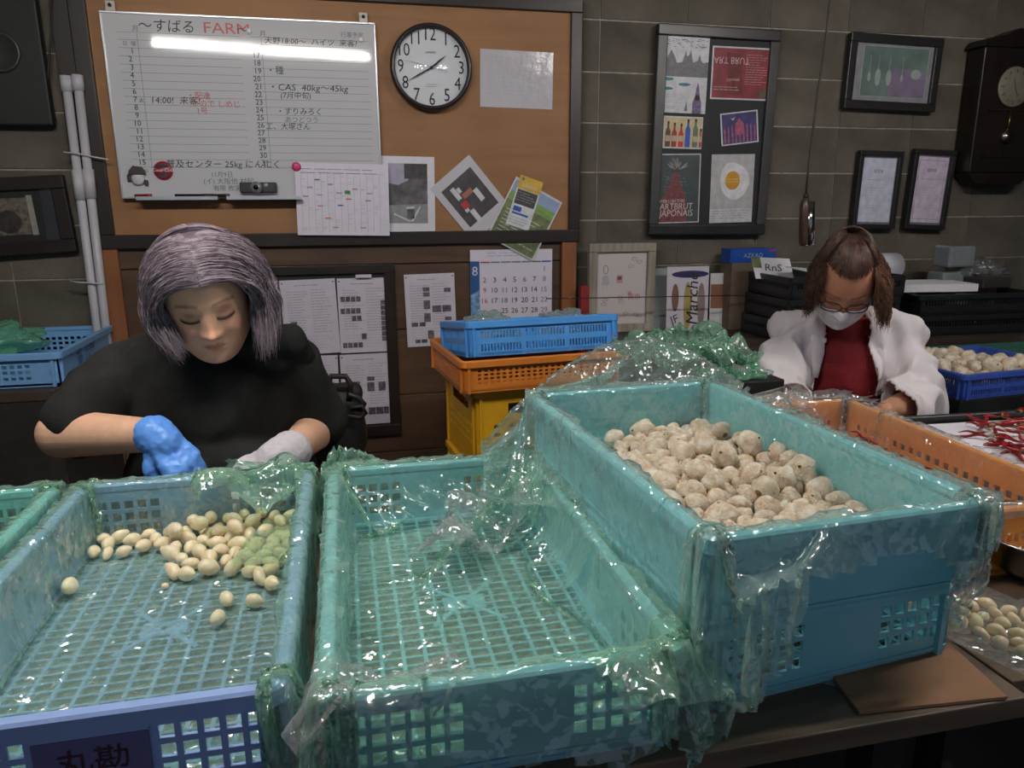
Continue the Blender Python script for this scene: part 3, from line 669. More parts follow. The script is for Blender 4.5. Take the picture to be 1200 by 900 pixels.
def grid_mesh(name, P, mat, keep=None, parent=None, label=None, cat=None, loc=None, group=None):
    n, m = P.shape[:2]; c = P.reshape(-1,3).mean(0); vs = (P.reshape(-1,3)-c)
    idx = np.arange(n*m).reshape(n, m); fs = np.stack([idx[:-1,:-1], idx[1:,:-1], idx[1:,1:], idx[:-1,1:]], -1)
    if keep is not None: fs = fs[keep[:-1,:-1] & keep[1:,1:] & keep[1:,:-1] & keep[:-1,1:]]
    fs = fs.reshape(-1, 4)
    used = np.unique(fs); mp = -np.ones(n*m, int); mp[used] = np.arange(len(used))
    me = bpy.data.meshes.new(name); me.from_pydata(vs[used].tolist(), [], mp[fs].tolist()); me.materials.append(mat)
    me.polygons.foreach_set('use_smooth', [True]*len(me.polygons)); me.update()
    o = bpy.data.objects.new(name, me); COL.objects.link(o); o.location = Vector(c)
    if parent: o.parent = parent
    return tag(o, label, cat, group)
def profile(half, flange, H, drop, res, ext0, ext1):
    """arc-length table through a crate: outside hem up, rim, down inside, floor, and back; returns (coord, z or None for floor, side flag)"""
    ih = half-flange-.010; pts = []
    oh = half+.006
    pts.append((-oh, H-ext0, -1)); pts.append((-oh, H+.003, -1)); pts.append((-ih, H+.003, -2)); pts.append((-ih, drop, -3)); pts.append((ih, drop, 3)); pts.append((ih, H+.003, 3)); pts.append((oh, H+.003, 2)); pts.append((oh, H-ext1, 1))
    out = []; acc = 0; L_ = [0]
    for a, b in zip(pts, pts[1:]): L_.append(L_[-1]+math.hypot(b[0]-a[0], b[1]-a[1]))
    n = int(L_[-1]/res)+1
    for k in range(n):
        s = min(k*res, L_[-1]-1e-6); i = max(q for q in range(len(pts)-1) if L_[q] <= s); f = (s-L_[i])/max(1e-9, L_[i+1]-L_[i])
        out.append((pts[i][0]*(1-f)+pts[i+1][0]*f, pts[i][1]*(1-f)+pts[i+1][1]*f, i))
    return out
def crate_box(c, W, L, H, flange=.012, floor=.0145):
    return (c[0], c[1], c[3] if len(c) > 3 else 0, W/2+.005, L/2+.005, W/2-flange-.009, L/2-flange-.009, c[2]+.0, c[2]+floor+.001, c[2]+H+.004)
BX = {'far': crate_box((-.672,.985,TZ,0), .378,.64,CH), 'left': crate_box((-.265,.979,TZ,0), .378,.64,CH), 'mid': crate_box((.140,.955,TZ,0), .378,.655,CH),
      'up': crate_box((.525,.985,TZ+CH-.005,R(3)), .378,.65,CH), 'low': crate_box((.520,1.005,TZ,R(6)), .378,.65,CH), 'or': crate_box((.957,1.180,TZ,R(-1.5)), .378,.645,CH, floor=.011)}
TBL = [(-1.35,.758,.612,1.33,TZ+.001),(.762,2.0,.64,1.53,TZ+.001)]
def lining(name, key, W, L, exts, mat, label, res=.0088, hem=None, pins=(), others=(), seed=0, steps=55, cat='plastic film', noise=.004, slack=1.035, g=.0006, rim_free=None):
    """film lining of a crate; exts = overhang (left, right, front, back) in m; hem(u,v)->bool keeps a face; pins = [(u,v,target)] with u,v 0..1"""
    cx, cy, rz, hw, hl, iw, il, zb, zf, zt = BX[key]; H = zt-zb; dr = zf-zb+.001
    pu = profile(W/2, .012, H, dr, res, exts[0], exts[1]); pv = profile(L/2, .012, H, dr, res, exts[2], exts[3])
    n, m = len(pu), len(pv); P = np.zeros((n, m, 3)); c, s = math.cos(rz), math.sin(rz)
    for i, (x, zx, a) in enumerate(pu):
        for j, (y, zy, b) in enumerate(pv):
            ou, ov = a in (0, 6), b in (0, 6)
            if ou and ov: z = min(zx, zy)
            elif ou: z = zx
            elif ov: z = zy
            else: z = max(zx, zy)
            P[i, j] = (cx+x*c-y*s, cy+x*s+y*c, zb+z)
    rng = np.random.default_rng(seed)
    lo = rng.normal(size=(n//5+3, m//5+3, 3)); 
    ii, jj = np.meshgrid(np.linspace(0, lo.shape[0]-1.001, n), np.linspace(0, lo.shape[1]-1.001, m), indexing='ij')
    i0, j0 = ii.astype(int), jj.astype(int); fi, fj = (ii-i0)[...,None], (jj-j0)[...,None]
    nz = lo[i0,j0]*(1-fi)*(1-fj)+lo[i0+1,j0]*fi*(1-fj)+lo[i0,j0+1]*(1-fi)*fj+lo[i0+1,j0+1]*fi*fj
    P += nz*noise + rng.normal(size=P.shape)*.0012
    rp = []
    if True:                                                 # the film grips the top of the rim
        for i in range(n):
            for j in range(m):
                a, b = pu[i][2], pv[j][2]
                onr = (a in (1, 5) and b in (1, 2, 3, 4, 5)) or (b in (1, 5) and a in (1, 2, 3, 4, 5))
                if onr and not (rim_free and rim_free(i/(n-1), j/(m-1))) and rng.random() < .6:
                    q = P[i, j].copy(); q[2] = zt+.0015+.0035*abs(math.sin(i*.37+j*.29+seed))**3; rp.append((i, j, q))
    pn = [(min(n-1, int(round(u*(n-1)))), min(m-1, int(round(v*(m-1)))), t) for u, v, t in pins]
    P = solve(P, res*slack, [BX[key]]+[BX[k] for k in others], TBL, rp+pn, steps, seed=seed, g=g)
    keep = None
    if hem:
        keep = np.ones((n, m), bool)
        for i in range(n):
            for j in range(m): keep[i, j] = hem(i/(n-1), j/(m-1), pu[i][2], pv[j][2])
    return grid_mesh(name, P, mat, keep, label=label, cat=cat)
def wav(t, a, f, ph): return a*(math.sin(t*f+ph)+.5*math.sin(t*f*2.3+ph*1.7)+.3*math.sin(t*f*5.1+ph*.4))/1.8
FILM = film_mat('green_film'); FILMC = film_mat('clear_film', tint=(.95,.97,.97), body=(.84,.88,.88), milk=.13, edge=.42)
FILMG = film_mat('deep_green_film', tint=(.66,.92,.76), body=(.28,.80,.52), milk=.35, edge=.4)

def hemf(l, r, f, b, sd, cut=None):
    def h(u, v, a, c):
        if cut and cut(u, v, a, c): return False
        return u > l+wav(v, l*.5, 17, sd) and u < 1-r-wav(v, r*.5, 15, sd+2) and v > f+wav(u, f*.6, 21, sd+1) and v < 1-b-wav(u, b*.5, 19, sd+4)
    return h
def ridge(uv, tg, n):
    """n pins along a line of film: uv and world targets are matching polylines"""
    out = []
    for k in range(n):
        t = k/(n-1)*(len(uv)-1); i = min(int(t), len(uv)-2); f = t-i
        out.append((uv[i][0]*(1-f)+uv[i+1][0]*f, uv[i][1]*(1-f)+uv[i+1][1]*f, tg[i].lerp(tg[i+1], f)))
    return out
# left crate: film pushed back from the front rim between the corners
def cut_left(u, v, a, c): return (.27 < u < .73 and v < .175+.012*math.sin(u*40)+.02*math.sin(u*13)) 
lining('film_lining', 'left', .378, .64, (.10,.12,.13,.06), FILM, 'pale green film lining the left crate under the peeled cloves', hem=hemf(.03,.03,.03,.02,1,cut_left), seed=3, others=('mid','far'), noise=.006,
       pins=ridge([(.50,.985),(.62,.99),(.75,.985)], [aty(225,548,1.29), aty(258,534,1.285), aty(300,548,1.285)], 8)+ridge([(.55,.93),(.70,.93)], [aty(235,560,1.25), aty(275,562,1.25)], 5)+ridge([(.93,.97),(.97,.93)], [aty(345,543,1.29), aty(366,548,1.27)], 3))
lining('film_lining', 'far', .378, .64, (.05,.13,.10,.06), FILM, 'green film lining of the crate cut off at left edge', hem=hemf(.03,.03,.03,.02,5), seed=5, others=('left',), noise=.006, pins=ridge([(.86,.985),(.97,.985)], [aty(45,556,1.31), aty(82,552,1.31)], 4))
# middle crate: loose sheet, pulled up at the rear left corner and bunched from the rear right corner
V3 = Vector
lining('film_lining', 'mid', .378, .655, (.13,.10,.14,.12), FILM, 'wrinkled green film lining the empty middle crate and its front rim', hem=hemf(.03,.02,.04,.02,9), seed=8, others=('left','up','low'), noise=.009, slack=1.03,
       pins=ridge([(.05,.90),(.12,.96),(.24,.97),(.34,.95)], [aty(376,548,1.28), aty(392,520,1.30), aty(425,527,1.30), aty(462,545,1.295)], 14)
            +ridge([(.81,.87),(.62,.70),(.47,.52)], [V3((.318,1.262,.882)), V3((.21,1.13,.850)), V3((.095,1.0,.800))], 14)
            +ridge([(.81,.84),(.75,.68),(.70,.50)], [V3((.322,1.245,.876)), V3((.27,1.10,.825)), V3((.235,.97,.782))], 9)
            +ridge([(.78,.875),(.50,.80),(.30,.76)], [V3((.305,1.268,.876)), V3((.15,1.23,.820)), V3((.03,1.19,.778))], 9))
# upper right crate: big sheet, thrown up behind on the left, a tongue hanging over the front
def hem_up(u, v, a, c):
    fl = .115+.012*math.sin(u*23)
    if .115 < u < .50: fl = .012+.05*abs((u-.31)/.19)**3
    if u > .88: fl = .02
    if c == 0 and v < fl: return False
    return .006+wav(v,.006,13,1) < u < .985
UPF = film_mat('pale_green_film', tint=(.87,.97,.94), body=(.74,.95,.90), milk=.15, edge=.40)
lining('film_lining', 'up', .378, .65, (.25,.15,.21,.27), UPF, 'big pale green film over the garlic bulb crate with hanging flaps', hem=hem_up, seed=12, others=('mid','low','or'), noise=.009, steps=60, slack=1.04,
       pins=ridge([(.0,.60),(.0,.80),(.02,.995),(.12,.995),(.25,.995),(.38,.995),(.50,.995),(.62,.995),(.72,.98),(.80,.93)],
                  [aty(575,590,1.05), aty(562,540,1.18), aty(566,520,1.28), aty(600,478,1.34), aty(650,435,1.42), aty(705,402,1.50), aty(765,392,1.55), aty(815,410,1.54), aty(855,436,1.48), aty(880,455,1.40)], 60)
            +ridge([(.10,.90),(.22,.88),(.36,.88)], [aty(612,490,1.31), aty(660,452,1.34), aty(715,432,1.38)], 10)
            +ridge([(.50,.05),(.42,.015),(.25,.015)], [aty(944,742,.60), aty(915,806,.60), aty(862,800,.60)], 10)+ridge([(.48,.11),(.36,.10)], [aty(930,668,.60), aty(885,690,.605)], 4)
            +ridge([(.985,.015),(.985,.12),(.97,.19)], [aty(1130,735,.66), aty(1165,640,.70), aty(1170,575,.78)], 8)+ridge([(.90,.015),(.90,.10)], [aty(1108,715,.63), aty(1118,660,.64)], 4))
lining('film_lining', 'or', .378, .645, (.12,.05,.05,.10), FILMC, 'clear film lining the orange chilli crate', hem=hemf(.03,.06,.03,.03,13), seed=15, others=('up','low'), noise=.007,
       pins=ridge([(.20,.985),(.40,.985),(.6,.985),(.75,.97)], [aty(925,458,1.50), aty(962,438,1.52), aty(1005,450,1.53), aty(1040,472,1.50)], 16)+ridge([(.03,.95),(.03,.75),(.03,.5),(.03,.3)], [aty(935,475,1.42), aty(985,495,1.25), aty(1060,530,1.05), aty(1120,585,.93)], 16))

# crumpled heaps of film
def heap(name, c, rx, ry, rz, mat, label, seed=0, n=64, rough=.35, loc=None):
    from mathutils import noise as mn
    m = MB(); vs = []; fs = []; h = n//2
    for j in range(h+1):
        for i in range(n):
            a = 2*math.pi*i/n; b = math.pi*j/h; d = Vector((math.sin(b)*math.cos(a), math.sin(b)*math.sin(a), math.cos(b)))
            q = d*1.7+Vector((seed*3.1, seed*1.7, 0)); r = 1+rough*(abs(mn.noise(q))*2-.5)*1.2+rough*.35*(abs(mn.noise(q*2.3))*2-.5)+rough*.10*mn.noise(q*6)
            p = Vector((d.x*rx*r, d.y*ry*r, max(d.z, -.55)*rz*r)); vs.append(p)
    for j in range(h):
        for i in range(n): fs.append((j*n+i, (j+1)*n+i, (j+1)*n+(i+1)%n, j*n+(i+1)%n))
    m.add(vs, fs, 0, True); o = m.build(name, mat); o.location = c
    return tag(o, label, 'plastic bag')
# small sheet of film lying over the cloves
def loose_sheet(name, ctr, w, l, rot, mat, label, seed, lift=.05, res=.009, boxes=(), steps=45, cat='plastic film', tables=TBL, squash=.86):
    n, m = int(w/res), int(l/res); rng = np.random.default_rng(seed); P = np.zeros((n, m, 3)); c, s = math.cos(rot), math.sin(rot)
    u = (np.arange(n)-n/2)*res*squash; v = (np.arange(m)-m/2)*res*squash
    U, V_ = np.meshgrid(u, v, indexing='ij'); P[...,0] = ctr[0]+U*c-V_*s; P[...,1] = ctr[1]+U*s+V_*c
    P[...,2] = ctr[2]+lift*.4+ .02*np.sin(U*31+seed)*np.cos(V_*27+seed*2)+rng.normal(size=U.shape)*.004
    if squash < .8:
        P += rng.normal(size=P.shape)*.004; P[...,2] += .02*np.sin(U*52+V_*23+seed)+.02*np.cos(V_*61-U*19)
    P = solve(P, res, [BX[k] for k in boxes], tables, (), steps, seed=seed, g=.0004, compress=.6)
    return grid_mesh(name, P, mat, None, label=label, cat=cat)
# ------------------------------------------------------------------ garlic, cloves, chillies
def settle(pts, rad, floor, box=None, steps=140, seed=0):
    """drop spheres into a box (centre, rot, half sizes) and push them apart"""
    P = np.array(pts, float); r = np.array(rad)
    for st in range(steps):
        P[:,2] -= .0015
        d = P[:,None]-P[None]; l = np.sqrt((d**2).sum(-1))+1e-9; ov = (r[:,None]+r[None])*.98-l; np.fill_diagonal(ov, 0); ov = np.maximum(ov, 0)
        P += (d/l[...,None]*ov[...,None]*.4).sum(1)
        P[:,2] = np.maximum(P[:,2], floor+r*.86)
        if box:
            (cx, cy, rz, hx, hy) = box; c, s = math.cos(rz), math.sin(rz); x = (P[:,0]-cx)*c+(P[:,1]-cy)*s; y = -(P[:,0]-cx)*s+(P[:,1]-cy)*c
            x = np.clip(x, -hx+r, hx-r); y = np.clip(y, -hy+r, hy-r); P[:,0] = cx+x*c-y*s; P[:,1] = cy+x*s+y*c
    return P
def radial_mesh(name, fn, mats, n=14, h=9, mi=None):
    vs = []; fs = []; ms = []
    for j in range(h+1):
        for i in range(n): vs.append(fn(2*math.pi*i/n, j/h))
    for j in range(h):
        for i in range(n): fs.append((j*n+i, j*n+(i+1)%n, (j+1)*n+(i+1)%n, (j+1)*n+i)); ms.append(mi(i, j) if mi else 0)
    me = bpy.data.meshes.new(name); me.from_pydata(vs, [], fs)
    for m_ in mats: me.materials.append(m_)
    me.polygons.foreach_set('material_index', ms); me.polygons.foreach_set('use_smooth', [True]*len(fs)); me.update(); return me
GAR = M('garlic_skin', (252,244,230), .5, .1, 1.7, .9, 6, objvar=.06, dark=(214,186,148), sss=.15)
GARR = M('garlic_root', (150,112,78), .8, .3, 8, .6, 12)
CLV = M('peeled_clove', (255,242,212), .30, .05, 2.2, objvar=.05, dark=(246,222,178), sss=.25)
def bulb_fn(seed):
    rnd = random.Random(seed); k = rnd.choice((5,6,7)); ph = rnd.random()*6; amp = rnd.uniform(.12,.24); tip = rnd.uniform(.9,1.9); sq = rnd.uniform(.72,.92); ax = rnd.uniform(-.25,.25)
    def f(a, t):
        b = math.pi*t; z = -math.cos(b); r = math.sin(b)**.85*(1+.09*math.sin(2*a+seed)+.05*math.sin(3*a+seed*2+z*2))
        r *= 1+amp*abs(math.sin(k*a/2+ph+.4*z))*(1-abs(z)**3)-amp*.4
        if z > .62: q = (z-.62)/.38; r = r*(1-q*.2)+.10*q; z = .62*sq+q*(.38+.30*(tip-.8)) ; return (r*math.cos(a)+ax*q*.5, r*math.sin(a), z)
        return (r*math.cos(a), r*math.sin(a), z*sq)
    return f
def clove_fn(seed):
    rnd = random.Random(seed); bend = rnd.uniform(-.25,.25); fl = rnd.uniform(.72,.92); ln = rnd.uniform(1.12,1.35); tp = rnd.uniform(.0,.35)
    def f(a, t):
        b = math.pi*t; z = -math.cos(b); r = math.sin(b)**.8*(1-(.25+1.1*tp)*max(0,z)**1.6)
        pass
        x = r*math.cos(a)*fl + bend*z*z; y = r*math.sin(a)*(.95 if math.sin(a) > 0 else .8)
        return (x*.8, y*.8, z*ln*.8)
    return f
bulb_me = [radial_mesh('garlic_bulb', bulb_fn(k), [GAR, GARR], 20, 12, lambda i, j: 1 if j < 1 else 0) for k in range(7)]
clove_me = [radial_mesh('garlic_clove', clove_fn(k+50), [CLV], 14, 9) for k in range(6)]
def scatter(name, meshes, P, r, label, cat, group, seed=0, sc=1.0, lying=False, labels=None):
    rnd = random.Random(seed)
    for i, (p, q) in enumerate(zip(P, r)):
        o = bpy.data.objects.new(name, meshes[rnd.randrange(len(meshes))]); COL.objects.link(o); o.location = p
        o.scale = (q*sc*rnd.uniform(.93,1.05), q*sc*rnd.uniform(.93,1.05), q*sc*rnd.uniform(.9,1.04))
        if lying: o.rotation_euler = (R(90+rnd.uniform(-30,30)), rnd.uniform(-.4,.4), rnd.uniform(0,6.28))
        else: o.rotation_euler = (rnd.uniform(-1.3,1.3), rnd.uniform(-1.3,1.3), rnd.uniform(0,6.28))
        if labels and i < len(labels) and labels[i]: tag(o, labels[i], cat)
        else: tag(o, label, cat, group)
# bulbs in the upper crate: dart throwing in the outline seen in the photograph
FZ = TZ+CH-.005+.0155
poly = [atz(x, y, FZ+.012) for x, y in ((722,520),(790,505),(850,508),(905,530),(960,560),(1000,598),(985,628),(930,652),(868,655),(800,620),(745,572))]
poly = [(p.x, p.y) for p in poly]
def inside(x, y, pg):
    r_ = False; j = len(pg)-1
    for i in range(len(pg)):
        if (pg[i][1] > y) != (pg[j][1] > y) and x < (pg[j][0]-pg[i][0])*(y-pg[i][1])/(pg[j][1]-pg[i][1])+pg[i][0]: r_ = not r_
        j = i
    return r_
rnd = random.Random(11)
def throw(pg, n, rmin, rmax, z, tries=9000, tight=.95, pad=0):
    out = []; xs = [p[0] for p in pg]; ys = [p[1] for p in pg]
    for _ in range(tries):
        if len(out) >= n: break
        x, y, r = rnd.uniform(min(xs), max(xs)), rnd.uniform(min(ys), max(ys)), rnd.uniform(rmin, rmax)
        if inside(x, y, pg) and all(math.hypot(x-a, y-b) > (r+c)*tight for a, b, _, c in out): out.append((x, y, z, r))
    return out
L0 = throw(poly, 120, .0140, .0242, FZ+.02, tight=.9)
cen = (sum(p[0] for p in poly)/len(poly), sum(p[1] for p in poly)/len(poly))
pg2 = [(cen[0]+(x-cen[0])*.86, cen[1]+(y-cen[1])*.86) for x, y in poly]
L1 = throw(pg2, 44, .0145, .0235, FZ+.055, tight=1.05)
A = L0+L1; print('bulbs', len(L0), len(L1))
P = settle([a[:3] for a in A], [a[3] for a in A], FZ, (.525,.985,R(3),.170,.305), 120)
scatter('garlic_bulb', bulb_me, P, [a[3] for a in A], 'unpeeled garlic bulb in the pile in the upper teal crate', 'garlic', 'garlic bulbs piled in the upper crate', 3)
# cloves in the left crate
FL = TZ+.0155
single = [((61,691),.0155,'single peeled garlic clove lying alone near the left crate wall'),((193,687),.006,'tiny garlic clove chip alone in the middle of the left crate'),
 ((101,636),.0115,'peeled clove at the far left end of the clove row'),((115,643),.0115,'second peeled clove from the left end of row'),((122,649),.010,'small peeled clove in front of the leftmost cluster'),((131,634),.0125,'pointed peeled clove right of the leftmost cluster'),
 ((155,645),.0115,'round peeled clove in front of the middle row'),((161,629),.0135,'large peeled clove in the middle of the row'),((173,635),.007,'thin clove sliver wedged between two middle cloves'),((181,618),.0135,'peeled clove at the back of the middle row'),((189,629),.0135,'peeled clove at the right of the middle row'),((201,615),.0115,'pointed peeled clove between middle row and main pile'),
 ((214,668),.0135,'left clove of the pair in front of the main pile'),((232,668),.0135,'right clove of the pair in front of the main pile'),((266,704),.0125,'upper of two loose cloves in front of the pile'),((257,725),.0125,'lower of two loose cloves in front of the pile'),((299,706),.0115,'peeled clove lowest at the right crate wall')]
pts = []; rr = []; labs = []
for (x, y), r, lb in single: p = atz(x, y, FL+r*.8); pts.append((p.x, p.y, p.z)); rr.append(r*1.12 if r > .008 else r); labs.append(lb)
pgc = [atz(x, y, FL+.012) for x, y in ((208,606),(262,590),(300,580),(334,585),(336,640),(326,690),(300,688),(280,672),(240,655),(212,640))]
pgc = [(p.x, p.y) for p in pgc]
cl = throw(pgc, 46, .0128, .0172, FL+.012, tight=.84)
cc = (sum(p[0] for p in pgc)/len(pgc), sum(p[1] for p in pgc)/len(pgc))
cl += throw([(cc[0]+.015+(x-cc[0])*.72, cc[1]+.02+(y-cc[1])*.72) for x, y in pgc], 22, .0125, .0165, FL+.035, tight=1.0)
print('cloves', len(cl))
P = settle(pts+[c[:3] for c in cl], rr+[c[3] for c in cl], FL, (-.265,.979,0,.168,.302), 100)
scatter('garlic_clove', clove_me, P, rr+[c[3] for c in cl], 'peeled garlic clove in the main heap at the rear of left crate', 'garlic clove', 'peeled cloves heaped in the left crate', 5, 1.08, True, labs)
p = Vector((-.500, 1.20, FL+.014)); scatter('garlic_clove', clove_me, [p], [.014], '', 'garlic clove', None, 6, 1.1, True, ['peeled garlic clove at the left picture edge under film'])
# film over part of the heap
loose_sheet('film_scrap', (-.115, 1.17, FL+.05), .13, .20, R(-12), film_mat('lime_film', tint=(.80,.95,.78), body=(.72,.92,.70), milk=.11, edge=.4, bscale=36, crinkle=.5), 'light green film scrap over the cloves at rear right of left crate', 21, lift=.03, boxes=('left',), tables=[(-1,1,.6,1.33,FL+.028)])

# bunched folds of film
loose_sheet('film_fold', (.195, 1.125, .815), .17, .42, R(-44), FILMC, 'bunched shiny film fold lying diagonally across the middle crate floor', 41, lift=.05, res=.010, squash=.58, boxes=('mid',), tables=[(-.1,.5,.6,1.33,.780)], steps=11)
loose_sheet('film_fold', (-.175, 1.262, .885), .30, .17, R(2), FILM, 'crumpled film bunched over the left crate rear rim by the blue glove', 43, lift=.01, res=.009, squash=.62, boxes=('left',), steps=13)
loose_sheet('film_fold', (.93, 1.475, .885), .36, .20, R(0), FILMC, 'crumpled clear film bunched over orange crate in front of masked woman', 45, lift=.01, res=.009, squash=.62, boxes=('or',), steps=11)
loose_sheet('film_fold', (.01, .66, .885), .26, .13, R(8), FILMC, 'crumpled clear film on the front left rim of the middle crate', 47, lift=.0, res=.009, squash=.72, boxes=('mid',), steps=18)
loose_sheet('film_fold', (.30, .64, .885), .22, .14, R(20), FILM, 'crumpled film on the front right corner of the middle crate', 49, lift=.0, res=.009, squash=.66, boxes=('mid',), steps=20)
# chillies
CHI = M('chilli_red', (142,20,26), .30, .15, 30, objvar=.25); CHS = M('chilli_stalk', (150,120,60), .7, .2)
def chilli_me(seed):
    r_ = random.Random(seed); m = MB(); n = 9; pts = []; rs = []; bend = r_.uniform(-.016,.016); L_ = r_.uniform(.045,.075)
    for k in range(n): t = k/(n-1); pts.append((t*L_, bend*math.sin(t*3)+.003*math.sin(t*9+seed), .002*math.sin(t*7+seed*2))); rs.append(.0052*(min(1, .55+t*3))*(1-t)**.55+.0004)
    m.tube(pts, rs, 7, 0, flat=.7); m.tube([(-.014, .002, .003), (-.005, 0, .001), (.002, 0, 0)], [.0008,.001,.0032], 6, 1)
    me = m.mesh('chilli', [CHI, CHS]); return me
chm = [chilli_me(k) for k in range(6)]
def chillies(pxpoly, z, n, label, group, seed, dz=.03):
    pg = [atz(x, y, z) for x, y in pxpoly]; pg = [(p.x, p.y) for p in pg]; rn = random.Random(seed); xs = [p[0] for p in pg]; ys = [p[1] for p in pg]; k = 0
    while k < n:
        x, y = rn.uniform(min(xs), max(xs)), rn.uniform(min(ys), max(ys))
        if not inside(x, y, pg): continue
        o = bpy.data.objects.new('chilli', chm[rn.randrange(6)]); COL.objects.link(o); o.location = (x, y, z+rn.uniform(.004, dz)); o.rotation_euler = (rn.uniform(-.3,.3), rn.uniform(-.25,.25), rn.uniform(0,6.28))
        s_ = rn.uniform(.8,1.15); o.scale = (s_,)*3; tag(o, label, 'chilli', group); k += 1
chillies(((1148,500),(1180,488),(1215,488),(1215,545),(1160,530)), TZ+.069, 42, 'dried red chilli on the white paper in the black tray', 'chillies on the white paper', 2, .022)
orf = TZ+.014
def local_poly(cx, cy, rz, pts): c, s = math.cos(rz), math.sin(rz); return [(cx+x*c-y*s, cy+x*s+y*c) for x, y in pts]
def chillies_w(pg, z, n, label, group, seed, dz):
    rn = random.Random(seed); xs = [p[0] for p in pg]; ys = [p[1] for p in pg]; k = 0
    while k < n:
        x, y = rn.uniform(min(xs), max(xs)), rn.uniform(min(ys), max(ys))
        if not inside(x, y, pg): continue
        o = bpy.data.objects.new('chilli', chm[rn.randrange(6)]); COL.objects.link(o); o.location = (x, y, z+rn.uniform(.004, dz)); o.rotation_euler = (rn.uniform(-.3,.3), rn.uniform(-.25,.25), rn.uniform(0,6.28))
        s_ = rn.uniform(.85,1.2); o.scale = (s_,)*3; tag(o, label, 'chilli', group); k += 1
chillies_w(local_poly(.957,1.18,R(-1.5),((-.13,-.26),(.14,-.26),(.14,.25),(-.13,.25))), orf, 190, 'dried red chilli in the orange crate', 'chillies in the orange crate', 4, .05)
# bowl and clear bag of cloves at the right edge
STL = M('steel', (170,168,165), .22, .05, 20, metal=1)
bw = aty(1190, 660, .78)
bo = MB().lathe([(0,.004),(.05,.004),(.085,.03),(.105,.075),(.112,.078),(.113,.075),(.108,.073),(.088,.027),(.05,.0),(0,.0)], 40).build('steel_bowl', STL, loc=(1.035,.855,TZ)); tag(bo, 'stainless steel bowl at the right edge in front of orange crate', 'bowl')
ctr = atz(1196, 728, TZ+.02); rn = random.Random(8)
cl = [(ctr.x+rn.uniform(-.05,.06), ctr.y+rn.uniform(-.045,.045), TZ+.02+rn.uniform(0,.03), rn.uniform(.011,.014)) for _ in range(26)]
P = settle([c[:3] for c in cl], [c[3] for c in cl], TZ+.002, None, 90)
scatter('garlic_clove', clove_me, P, [c[3] for c in cl], 'peeled garlic clove in the clear bag at the right edge', 'garlic clove', 'cloves in the clear bag', 9, 1.05, True)
c = atz(1165, 775, TZ+.01)
loose_sheet('clear_bag', (ctr.x-.01, ctr.y-.01, TZ+.06), .20, .24, R(20), FILMC, 'clear plastic bag draped over cloves and cardboard at right edge', 31, lift=.04, tables=[(-1,2,.62,1.5,TZ+.012)], cat='plastic bag')
loose_sheet('clear_film_scrap', (.60, .70, TZ+.03), .10, .12, R(50), FILMC, 'clear film scrap on the table under the hanging flap', 33, lift=.03)
# heap of green bags behind the crate
hp = aty(800, 410, 1.95); 
loose_sheet('green_bag', (.93,1.92,.90), .72, .62, R(15), film_mat('heap_film', tint=(.78,.93,.84), body=(.48,.84,.64), milk=.30, edge=.4, bscale=16), 'crumpled pale green plastic bag heaped behind the bulb crate', 1, lift=.14, res=.012, squash=.45, steps=14, tables=[(.5,1.6,1.5,2.4,.872)], cat='plastic bag')
loose_sheet('green_bag', (1.00,1.80,.87), .36, .26, R(-10), FILMG, 'crumpled bright green plastic bag at foot of the heap', 2, lift=.05, res=.011, squash=.5, steps=14, tables=[(.5,1.6,1.5,2.4,.872)], cat='plastic bag')
heap('clear_bag', aty(872,448,1.80), .07, .07, .045, FILMC, 'crumpled clear plastic bag beside the white jacket sleeve', 3)
# ------------------------------------------------------------------ poster board
FBK = M('black_frame', (40,38,40), .35, .08, 20); FGR = M('grey_black_frame', (62,60,60), .4, .1, 20)
ce, w, h, t = wall_frame((770,28),(913,37),(758,275),WY-.02)
pb = put(empty('poster_board', ce, label='tall black framed board with six art posters', cat='poster board'), ce, t)
MB().box((-w/2+.01,-.006,-h/2+.01),(w/2-.01,.008,h/2-.01)).build('backing_panel', M('poster_backing',(26,27,32),.6,.1), pb)
fw = .042
for nm, q in (('frame_rail',((-w/2,-.022,h/2-fw),(w/2,.012,h/2))),('frame_rail',((-w/2,-.022,-h/2),(w/2,.012,-h/2+fw))),('frame_stile',((-w/2,-.0215,-h/2+fw),(-w/2+fw,.012,h/2-fw))),('frame_stile',((w/2-fw,-.0215,-h/2+fw),(w/2,.012,h/2-fw)))):
    MB().box(*q).build(nm, FBK if nm == 'frame_rail' else FGR, pb, bevel=.004)
PY = WY-.029
